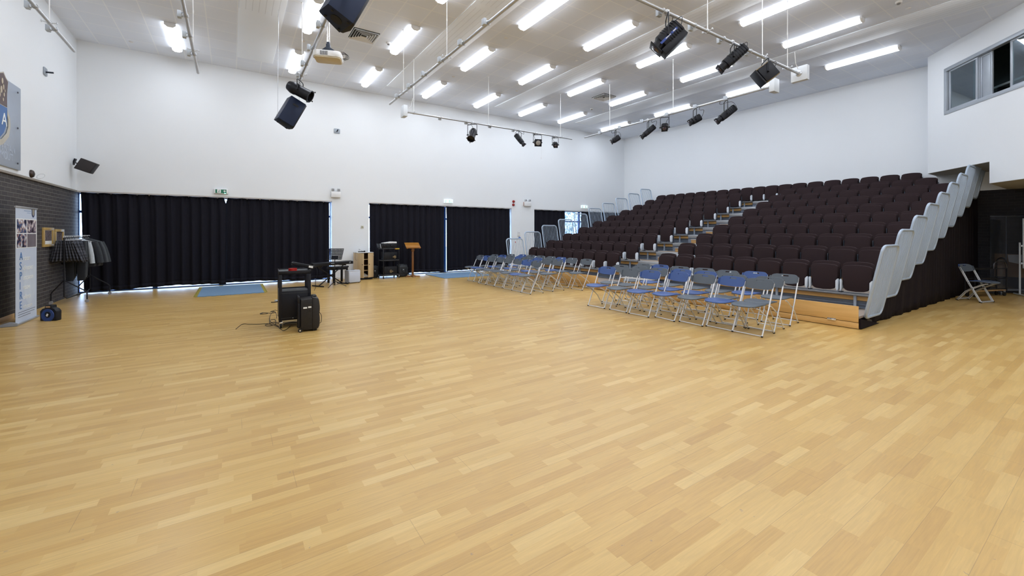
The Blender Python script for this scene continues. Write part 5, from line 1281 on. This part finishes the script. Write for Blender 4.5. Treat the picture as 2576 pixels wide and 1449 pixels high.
# music stand
ms = Vector((2.62, 13.05, 0)); ms = site(842, 714, z=0); ms = Vector((ms.x*0.94, ms.y*0.94, 0))
t = thing('music_stand', 'black perforated music stand beside the keyboard', 'music stand', ms, -YAW)
DESK = NB('perforated_black'); xx, yy_, zz_ = DESK.xyz('Generated')
mb = MB()
nx, nz = 11, 7; Wd, Hd = 0.46, 0.30
vs = [(-Wd/2+Wd*i/(2*nx+1), 0, Hd*j/(2*nz+1)) for i in range(2*nx+2) for j in range(2*nz+2)]
fs = []
for i in range(2*nx+1):
    for j in range(2*nz+1):
        if i % 2 == 1 and j % 2 == 1 and not (6 < i < 16 and j < 5): continue
        q = i*(2*nz+2)+j; fs.append((q, q+2*nz+2, q+2*nz+3, q+1))
mb.add(vs, fs); mb.shear(lambda x, y, z: (x*(0.86+0.14*z/Hd)+0.03*z, y+0.20*z, z))
d_ = mb.obj('desk', BLACKM, t, thick=0.004, smooth=False); d_.location = (0.0, -0.01, 0.775)
del MATS['perforated_black']; bpy.data.materials.remove(DESK.m)
MB().bx(-0.20, 0.20, -0.07, 0.0, 0.77, 0.78).bx(-0.07, 0.07, -0.0, 0.012, 0.77, 0.86).obj('desk_ledge', BLACKM, t, bevel=0.002)
MB().cyl((0, 0.01, 0.10), (0, 0.01, 0.80), 0.010, n=10).cyl((0, 0.01, 0.06), (0, 0.01, 0.42), 0.013, n=10).obj('pole', BLACKM, t)
MB().cyl((0, 0.01, 0.40), (0, 0.01, 0.44), 0.020, n=10).obj('collar', BLACK, t)
for a in (0.3, 2.4, 4.5):
    MB().tube([(0, 0.01, 0.17), (0.30*math.cos(a), 0.01+0.30*math.sin(a), 0.012)], 0.009, 6).tube([(0, 0.01, 0.05), (0.15*math.cos(a), 0.01+0.15*math.sin(a), 0.092)], 0.005, 6).obj('leg', BLACKM, t)
# amplifier
t = thing('combo_amplifier', 'small silver-grey amplifier on the floor beside the open cabinet', 'amplifier', (2.88, 13.14, 0), math.radians(14))
MB().bx(0.0, 0.37, 0.0, 0.27, 0.02, 0.385).obj('cabinet', mat('amp_grey_vinyl', (0.46, 0.49, 0.55), 0.6), t, bevel=0.012)
MB().bx(0.015, 0.355, -0.006, 0.004, 0.03, 0.315).obj('grille_cloth', mat('amp_grille_cloth', (0.55, 0.60, 0.70), 0.8), t, bevel=0.003)
MB().prism([(-0.008, 0.32), (0.05, 0.392), (0.10, 0.392), (0.10, 0.32)], 0, 0.012, 0.358).obj('control_panel', mat('amp_panel_silver', (0.62, 0.66, 0.72), 0.3, 0.3), t, bevel=0.003)
MB().bx(0.14, 0.24, 0.11, 0.14, 0.385, 0.40).obj('handle', BLACK, t, bevel=0.004)
for i in range(5): MB().cyl((0.08+0.05*i, 0.015, 0.352), (0.08+0.05*i, 0.002, 0.366), 0.008, n=10).obj('knob', GREYP, t)
for x in (0.03, 0.34):
    for y in (0.03, 0.24): MB().cyl((x, y, 0), (x, y, 0.022), 0.015, n=10).obj('foot', RUBBER, t)
for x in (0.012, 0.358):
    MB().box((x, 0.0, 0.035), (0.028, 0.012, 0.028)).obj('corner_cap', mat('amp_corner', (0.05, 0.04, 0.035), 0.4), t, bevel=0.003)
floor_cable([(838, 704), (846, 706), (858, 700), (870, 699), (866, 694)], 'tangled black leads on the floor between the bench and the amplifier')
# storage cabinet with open doors
BIR = wood_material('light_beech_laminate', (0.56, 0.40, 0.22), (0.66, 0.49, 0.28), 2, 0.45); INT = mat('cabinet_inside', (0.10, 0.055, 0.035), 0.7)
t = thing('storage_cabinet', 'beech cabinet with both doors ajar and a white worktop beside the amplifier', 'cabinet', (3.34, 13.98, 0), 0.08)
W_, D_, H_ = 0.50, 0.44, 0.885
MB().bx(0, 0.018, 0, D_, 0.07, H_-0.02).bx(W_-0.018, W_, 0, D_, 0.07, H_-0.02).bx(0.018, W_-0.018, 0, D_, 0.07, 0.09).obj('body', BIR, t, bevel=0.002)
MB().bx(0.018, W_-0.018, D_-0.012, D_, 0.07, H_-0.02).obj('back_panel', INT, t, smooth=False)
MB().bx(-0.01, W_+0.01, -0.012, D_+0.0, H_-0.02, H_).obj('worktop', mat('worktop_white', (0.72, 0.73, 0.74), 0.3), t, bevel=0.003)
MB().bx(0.01, W_-0.01, 0.03, D_-0.01, 0.0, 0.07).obj('plinth', BLACK, t, smooth=False)
for z in (0.28, 0.45, 0.64): MB().bx(0.018, W_-0.018, 0.02, D_-0.012, z, z+0.016).obj('shelf', BIR, t, bevel=0.001)
for hx, an, nm in ((0.0, math.radians(-63), 1), (W_, math.radians(180+30), 2)):
    dw = 0.245
    mb = MB().bx(0, dw, -0.009, 0.009, 0.075, H_-0.025)
    o = mb.obj('door', BIR, t, bevel=0.002); o.location = (hx, -0.012, 0); o.rotation_euler = (0, 0, an)
    MB().cyl((dw-0.04, -0.009 if nm == 1 else 0.009, 0.50), (dw-0.04, -0.022 if nm == 1 else 0.022, 0.50), 0.012, n=10).obj('door_knob', BLACK, o)
    for zz in (0.15, 0.78): MB().cyl((0.0, 0.0, zz-0.02), (0, 0, zz+0.02), 0.010, n=8).obj('hinge', GALV, o)
mb = MB().grid(lambda u, v: (0.05+0.38*u, 0.05+0.30*v, 0.095+0.10*math.sin(math.pi*u)*math.sin(math.pi*v)*(0.7+0.3*math.sin(9*u+5*v))), 16, 12)
o = mb.obj('crumpled_paper', SIGNW, loc=(3.34, 13.98, 0), rot=(0, 0, 0.08), thick=0.004); tag(o, 'crumpled white paper on the bottom shelf of the beech cabinet', 'paper')
mp = Matrix.Translation((3.34, 13.98, 0)) @ Matrix.Rotation(0.08, 4, 'Z')
t = thing('microphone', 'black handheld microphone lying on top of the beech cabinet', 'microphone', mp @ Vector((0.15, 0.09, H_+0.016)), 0.10)
MB().cyl((-0.11, 0, 0), (0.07, 0, 0.006), 0.012, 0.017, n=12).obj('microphone_handle', BLACK, t)
MB().lathe([(0.016, 0), (0.026, 0.015), (0.027, 0.03), (0.018, 0.046)], (0.07, 0, 0.010), Matrix.Rotation(R90, 3, 'Y'), 14).obj('microphone_head', BLACKM, t)
MB().tube(smooth_path([(-0.11, 0, 0), (-0.06, 0.02, 0.06), (-0.07, 0.05, 0.09), (0.05, 0.06, 0.02), (0.18, 0.05, -0.01)], 5), 0.003, 6).obj('microphone_cable', BLACK, t)
o = MB().tube(smooth_path([(0, 0, 0.0), (-0.02, -0.02, -0.10), (-0.01, -0.03, -0.24), (0.05, -0.03, -0.25), (0.07, -0.02, -0.12), (0.07, 0.0, 0.0)], 6), 0.003, 6).obj('hanging_cable', BLACK, loc=tuple(mp @ Vector((-0.035, 0.10, H_+0.006))))
tag(o, 'thin black cable looped over the left side of the beech cabinet', 'cable')

# ================================================================= EQUIPMENT TROLLEY
t = thing('equipment_trolley', 'black three-shelf equipment trolley in front of the curtain left of the lectern', 'trolley', (4.11, 13.83, 0), math.radians(4))
TW, TD = 0.56, 0.46
for z, h_ in ((1.0, 0.03), (0.61, 0.03), (0.13, 0.035)):
    MB().bx(0, TW, 0, TD, z-h_, z).bx(0, TW, 0, 0.01, z-h_, z+0.012).obj('shelf', mat('trolley_grey_black', (0.035, 0.037, 0.042), 0.45), t, bevel=0.003)
for x in (0.012, TW-0.012):
    for y in (0.012, TD-0.012):
        MB().bx(x-0.012, x+0.012, y-0.012, y+0.012, 0.10, 1.0).obj('upright', BLACKM, t, bevel=0.002)
        MB().cyl((x-0.011, y, 0.04), (x+0.011, y, 0.04), 0.04, n=18).obj('castor', RUBBER, t)
        MB().cyl((x-0.013, y, 0.04), (x+0.013, y, 0.04), 0.024, n=14).box((x, y, 0.088), (0.03, 0.03, 0.03)).obj('castor_hub', GALV, t)
MB().bx(TW-0.165, TW-0.005, -0.004, 0.0, 0.968, 1.0).obj('warning_label', mat('yellow_label', (0.60, 0.42, 0.02), 0.4), t, smooth=False)
MB().bx(TW-0.165, TW-0.135, -0.0055, -0.003, 0.970, 0.998).obj('red_label_end', mat('label_red', (0.5, 0.08, 0.02), 0.4), t, smooth=False)
mt = Matrix.Translation((4.11, 13.83, 0)) @ Matrix.Rotation(math.radians(4), 4, 'Z')
BRASS = mat('brass_fitting', (0.38, 0.28, 0.14), 0.35, 0.6)
for z, lab, sx in ((0.612, 'black boxed unit with brass connectors on the middle trolley shelf', 0.36), (0.132, 'black boxed unit with brass connectors on the bottom trolley shelf', 0.22)):
    q = thing('boxed_unit', lab, 'equipment box', mt @ Vector((0.06, 0.05, z)), math.radians(4), 'black units on the equipment trolley')
    MB().bx(0, 0.44, 0, 0.36, 0, 0.255).obj('case', BLACK, q, bevel=0.006)
    MB().bx(0.01, 0.43, 0.0, 0.012, 0.256, 0.268).obj('top_lip', BLACKM, q, bevel=0.002)
    MB().tube([(sx+(0.055 if z < 0.5 else -0.055)*0+0.038*math.cos(a), -0.004, 0.10+0.045*math.sin(a)) for a in [2*math.pi*i/12 for i in range(12)]], 0.006, 5, closed=True).obj('connector_ring', BRASS, q)
    MB().lathe([(0.022, 0), (0.022, 0.006), (0.01, 0.012)], (sx, 0.0, 0.10), RXm, 12).obj('connector_centre', BRASS, q)
    e = -1 if z > 0.5 else 1
    MB().lathe([(0.016, 0), (0.016, 0.008), (0.006, 0.012)], (sx+e*0.062, 0.0, 0.10), RXm, 12).obj('side_connector', BRASS, q)
    MB().tube(smooth_path([(sx+e*0.062, -0.012, 0.10), (sx-0.12, -0.03, 0.16), (sx-0.17, -0.025, 0.34)], 5), 0.003, 5).obj('cable', BLACK, q)
q = thing('equipment_case', 'black open case sitting on top of the equipment trolley', 'case', mt @ Vector((-0.10, 0.03, 1.001)), math.radians(4))
MB().prism([(0.03, 0), (0.56, 0), (0.60, 0.15), (0.0, 0.16)], 1, 0.0, 0.34).obj('case_body', BLACK, q, bevel=0.008)
MB().prism([(0.0, 0.16), (0.015, 0.16), (0.045, 0.01), (0.03, 0.01)], 1, -0.004, 0.0).obj('edge_trim', GREYP, q, smooth=False)
for x in (0.17, 0.42): MB().lathe([(0.06, 0), (0.055, 0.02), (0.02, 0.03)], (x, 0.0, 0.10), RXm, 18).obj('speaker_cone', BLACKM, q)
q = thing('white_projector', 'white flat projector lying on the black case on the equipment trolley', 'projector', mt @ Vector((0.05, 0.04, 1.165)), math.radians(7))
MB().prism([(0.0, 0.0), (0.44, 0.0), (0.44, 0.055), (0.30, 0.06), (0.09, 0.03), (0.0, 0.02)], 1, 0.0, 0.26).obj('case', WHITEP, q, bevel=0.008)
MB().tube(smooth_path([(0.10, -0.01, 0.02), (0.08, -0.04, -0.10), (0.16, -0.06, -0.22), (0.30, -0.05, -0.24), (0.34, -0.03, -0.12), (0.30, -0.01, 0.01)], 6), 0.004, 5).obj('cable', BLACK, q)
# soft bags
BAG = mat('dark_bag_nylon', (0.018, 0.022, 0.028), 0.6, bump=0.6, scale=6)
def bag(loc, dims, lab, rz):
    t = thing('soft_bag', lab, 'bag', loc, rz, 'dark bags beside the equipment trolley')
    def fn(u, v):
        a = 2*math.pi*u; b = math.pi*(v-0.5)
        cx = math.copysign(abs(math.cos(a))**0.6, math.cos(a))*abs(math.cos(b))**0.45; cy = math.copysign(abs(math.sin(a))**0.6, math.sin(a))*abs(math.cos(b))**0.45
        cz = math.copysign(abs(math.sin(b))**0.7, math.sin(b))
        w_ = 1+0.05*math.sin(5*a+3*b)+0.04*math.sin(9*b+2*a)
        return (dims[0]/2*cx*w_, dims[1]/2*cy*w_, max(0.0, dims[2]/2*(1+cz*w_)))
    MB().grid(fn, 36, 20).obj('bag_body', BAG, t, ang=1.2)
    MB().tube(smooth_path([(-dims[0]*0.2, -dims[1]*0.42, dims[2]*0.75), (-dims[0]*0.1, -dims[1]*0.62, dims[2]*0.45), (dims[0]*0.12, -dims[1]*0.62, dims[2]*0.4), (dims[0]*0.22, -dims[1]*0.45, dims[2]*0.7)], 6), 0.009, 6).obj('bag_strap', BLACK, t)
    MB().box((dims[0]*0.0, -dims[1]*0.5, dims[2]*0.6), (0.03, 0.01, 0.03)).obj('buckle', GREYP, t, bevel=0.003)
bag((4.88, 14.28, 0), (0.42, 0.30, 0.42), 'dark slumped nylon bag between the equipment trolley and the lectern', 0.1)
bag((3.98, 14.42, 0), (0.30, 0.20, 0.40), 'dark bag squeezed between the beech cabinet and the equipment trolley', 0.0)

# ================================================================= LECTERN
LW = wood_material('varnished_oak', (0.28, 0.115, 0.018), (0.42, 0.185, 0.034), 0, 0.25); LWD = wood_material('dark_varnished_oak', (0.16, 0.065, 0.018), (0.26, 0.11, 0.03), 2, 0.3)
lp = site(1038, 696, z=0)
t = thing('lectern', 'varnished oak lectern with a slanted top on a single square column', 'lectern', lp, -0.10)
R_ = Matrix.Rotation(-0.52, 3, 'X')
MB().box((0, 0.02, 1.085), (0.50, 0.34, 0.022), Matrix.Rotation(0.52, 3, 'X')).obj('slanted_top', LW, t, bevel=0.004)
MB().box((0, -0.135, 1.008), (0.50, 0.022, 0.045), Matrix.Rotation(0.52, 3, 'X')).obj('book_ledge', LW, t, bevel=0.006)
for x in (-0.215, 0.215): MB().box((x, -0.148, 1.0), (0.035, 0.03, 0.05)).obj('ledge_bracket', LW, t, bevel=0.008)
MB().bx(-0.033, 0.033, -0.033, 0.033, 0.05, 1.02).obj('column', LWD, t, bevel=0.006)
MB().prism([(-0.033, 0.86), (-0.055, 0.93), (-0.050, 0.96), (-0.075, 1.03), (0.075, 1.03), (0.050, 0.96), (0.055, 0.93), (0.033, 0.86)], 1, -0.045, 0.045).obj('capital', LWD, t, bevel=0.006)
MB().prism([(-0.25, 0.0), (0.25, 0.0), (0.24, 0.03), (0.10, 0.045), (0.06, 0.06), (-0.06, 0.06), (-0.10, 0.045), (-0.24, 0.03)], 1, -0.055, 0.055).prism([(-0.22, 0.0), (0.22, 0.0), (0.21, 0.03), (0.06, 0.05), (-0.06, 0.05), (-0.21, 0.03)], 0, -0.055, 0.055).obj('cross_base', LWD, t, bevel=0.006)

# ================================================================= RIGHT CORNER
# wheeled chair trolley
t = thing('chair_trolley', 'dark tubular trolley on castors behind the two nested folding chairs', 'trolley', (14.45, 2.20, 0), math.atan2(-0.36, 1.0))
TL = 1.08
MB().tube(smooth_path([(TL, 0, 0.10), (TL, 0, 0.70), (TL, 0.01, 0.84), (TL, 0.06, 0.90), (TL, 0.12, 0.90), (TL, 0.17, 0.84), (TL, 0.18, 0.70), (TL, 0.18, 0.10)], 5), 0.015, 8).obj('end_hoop', BLACKM, t)
MB().tube(smooth_path([(TL, 0.0, 0.66), (TL-0.03, 0, 0.77), (TL-0.13, 0, 0.83), (TL-0.34, 0, 0.83), (TL-0.43, 0, 0.77), (TL-0.46, 0, 0.66)], 5), 0.014, 8).obj('side_hoop', mat('worn_black_chrome', (0.10, 0.10, 0.11), 0.25, 0.8), t)
MB().tube([(0, 0, 0.10), (0, 0, 0.68), (0, 0.18, 0.68), (0, 0.18, 0.10)], 0.015, 8).obj('end_hoop', BLACKM, t)
for z in (0.66, 0.42, 0.18):
    MB().tube([(0, 0, z), (TL, 0, z)], 0.011, 8).tube([(0, 0.18, z), (TL, 0.18, z)], 0.011, 8).obj('side_rail', BLACKM, t)
MB().bx(0.0, TL, 0, 0.18, 0.13, 0.15).obj('platform', OAK_PLY, t, bevel=0.003)
for x in (0.04, TL-0.04):
    for y in (0.02, 0.16): MB().cyl((x, y-0.012, 0.05), (x, y+0.012, 0.05), 0.05, n=18).obj('castor', RUBBER, t)
    for y in (0.02, 0.16): MB().box((x, y, 0.11), (0.03, 0.03, 0.04)).obj('castor_fork', GALV, t, bevel=0.003)
# clear screen
ra = -YAW
t = thing('clear_screen', 'tall clear plastic screen standing against the dark brick wall', 'screen', site(2485, 740, z=0), ra)
t.location = (15.62, 2.12, 0)
MB().bx(0, 0.92, -0.004, 0.004, 0.12, 1.93).obj('clear_sheet', glass_material('scratched_perspex', (0.86, 0.88, 0.92), 0.06, 0.12), t, smooth=False)
MB().bx(0, 0.92, -0.006, 0.006, 1.922, 1.932).bx(0.40, 0.42, 0.004, 0.014, 0.3, 1.92).obj('stiffener', mat('screen_edge', (0.16, 0.18, 0.22), 0.3), t, bevel=0.002)
MB().bx(0, 0.92, -0.02, 0.02, 0.08, 0.12).bx(0.08, 0.12, -0.16, 0.14, 0.0, 0.08).bx(0.80, 0.84, -0.16, 0.14, 0.0, 0.08).obj('base_feet', mat('screen_base', (0.18, 0.20, 0.24), 0.35, 0.4), t, bevel=0.004)
# plywood panel with a sheet of paper, leaning on the wall
t = thing('plywood_panel', 'brown panel leaning on the brick behind the clear screen', 'panel', (XR-0.16, 2.12, 0))
PLY = wood_material('brown_ply', (0.22, 0.13, 0.075), (0.30, 0.19, 0.11), 1, 0.7)
MB().bx(0.0, 0.03, -0.78, 0.02, 0.40, 0.98).obj('panel_board', PLY, t, bevel=0.003)
MB().bx(0.0, 0.14, -0.76, 0.0, 0.0, 0.40).obj('lower_plinth', mat('dark_plinth', (0.02, 0.022, 0.032), 0.6), t, bevel=0.003)
o = MB().prism([(-0.20, 0.96), (-0.52, 0.97), (-0.38, 0.74), (-0.22, 0.78)], 0, -0.004, -0.001).obj('paper_sheet', SIGNW, loc=(XR-0.16, 2.12, 0), smooth=False)
tag(o, 'crooked white paper sheet stuck to the brown panel behind the clear screen', 'paper')
# mobile whiteboard at the frame edge
t = thing('mobile_whiteboard', 'white-framed mobile board on pale legs at the right edge', 'whiteboard', (15.74, 1.66, 0), math.radians(-62))
PAL = mat('pale_frame', (0.55, 0.60, 0.66), 0.35, 0.2)
for x in (0.0, 0.90):
    MB().tube([(x, 0, 0.03), (x, 0, 1.28)], 0.018, 8).tube([(x, -0.25, 0.03), (x, 0.25, 0.03)], 0.016, 8).obj('leg', PAL, t)
MB().bx(0.04, 0.86, -0.05, -0.03, 0.67, 1.85).obj('board_panel', SIGNW, t, bevel=0.004)
MB().bx(0.03, 0.06, -0.055, -0.02, 0.66, 1.86).bx(0.84, 0.87, -0.055, -0.02, 0.66, 1.86).bx(0.03, 0.87, -0.055, -0.02, 1.83, 1.86).bx(0.03, 0.87, -0.055, -0.02, 0.66, 0.69).obj('board_frame', PAL, t, bevel=0.004)
for z in (0.78, 1.20): MB().bx(0.0, 0.06, -0.045, 0.0, z-0.02, z+0.02).obj('mounting_arm', PAL, t, bevel=0.004)
# things inside the control room
t = thing('studio_monitor', 'dark brown loudspeaker box on a shelf inside the control-room window', 'loudspeaker', (0, 0, 0))
c = A+dr*2.38+nr*0.55
t.location = (c.x, c.y, 4.93); t.rotation_euler = (0, 0, math.atan2(dr.y, dr.x)+math.pi)
MB().prism([(-0.20, 0.0), (0.20, 0.0), (0.22, 0.22), (0.10, 0.32), (-0.20, 0.24)], 1, -0.13, 0.13).obj('cabinet', mat('monitor_brown', (0.05, 0.035, 0.022), 0.5), t, bevel=0.02)
MB().lathe([(0.02, 0), (0.02, 0.008)], (0.02, -0.13, 0.16), RXm, 12).obj('port', BLACK, t)
c = A+dr*2.5+nr*0.60
t = thing('control_room_shelf', 'pale shelf seen through the open control-room pane', 'shelf', (c.x, c.y, 4.87), math.atan2(dr.y, dr.x))
MB().bx(-1.0, 1.9, -0.22, 0.22, 0.0, 0.05).obj('shelf_board', mat('shelf_grey', (0.35, 0.40, 0.42), 0.5), t, bevel=0.004)
for x in (-0.9, 0.4, 1.8): MB().bx(x-0.02, x+0.02, -0.2, 0.2, -0.92, 0.0).obj('shelf_support', BLACKM, t, bevel=0.003)
c = A+dr*3.45+nr*0.5
t = thing('control_room_lamp', 'lit lamp near the ceiling behind the right-hand control-room pane', 'ceiling light', (c.x, c.y, 5.55), math.atan2(dr.y, dr.x))
MB().bx(-0.55, 0.55, -0.12, 0.12, 0.0, 0.05).obj('lamp_panel', mat('warm_lamp', (1, 1, 0.9), 0.4, emit=(1.0, 1.0, 0.88), estr=2.5), t, bevel=0.01)
MB().bx(-0.57, 0.57, -0.14, 0.14, 0.05, 0.07).cyl((-0.4, 0, 0.07), (-0.4, 0, 0.64), 0.008, n=8).cyl((0.4, 0, 0.07), (0.4, 0, 0.64), 0.008, n=8).obj('lamp_body', WHITEP, t, bevel=0.002)
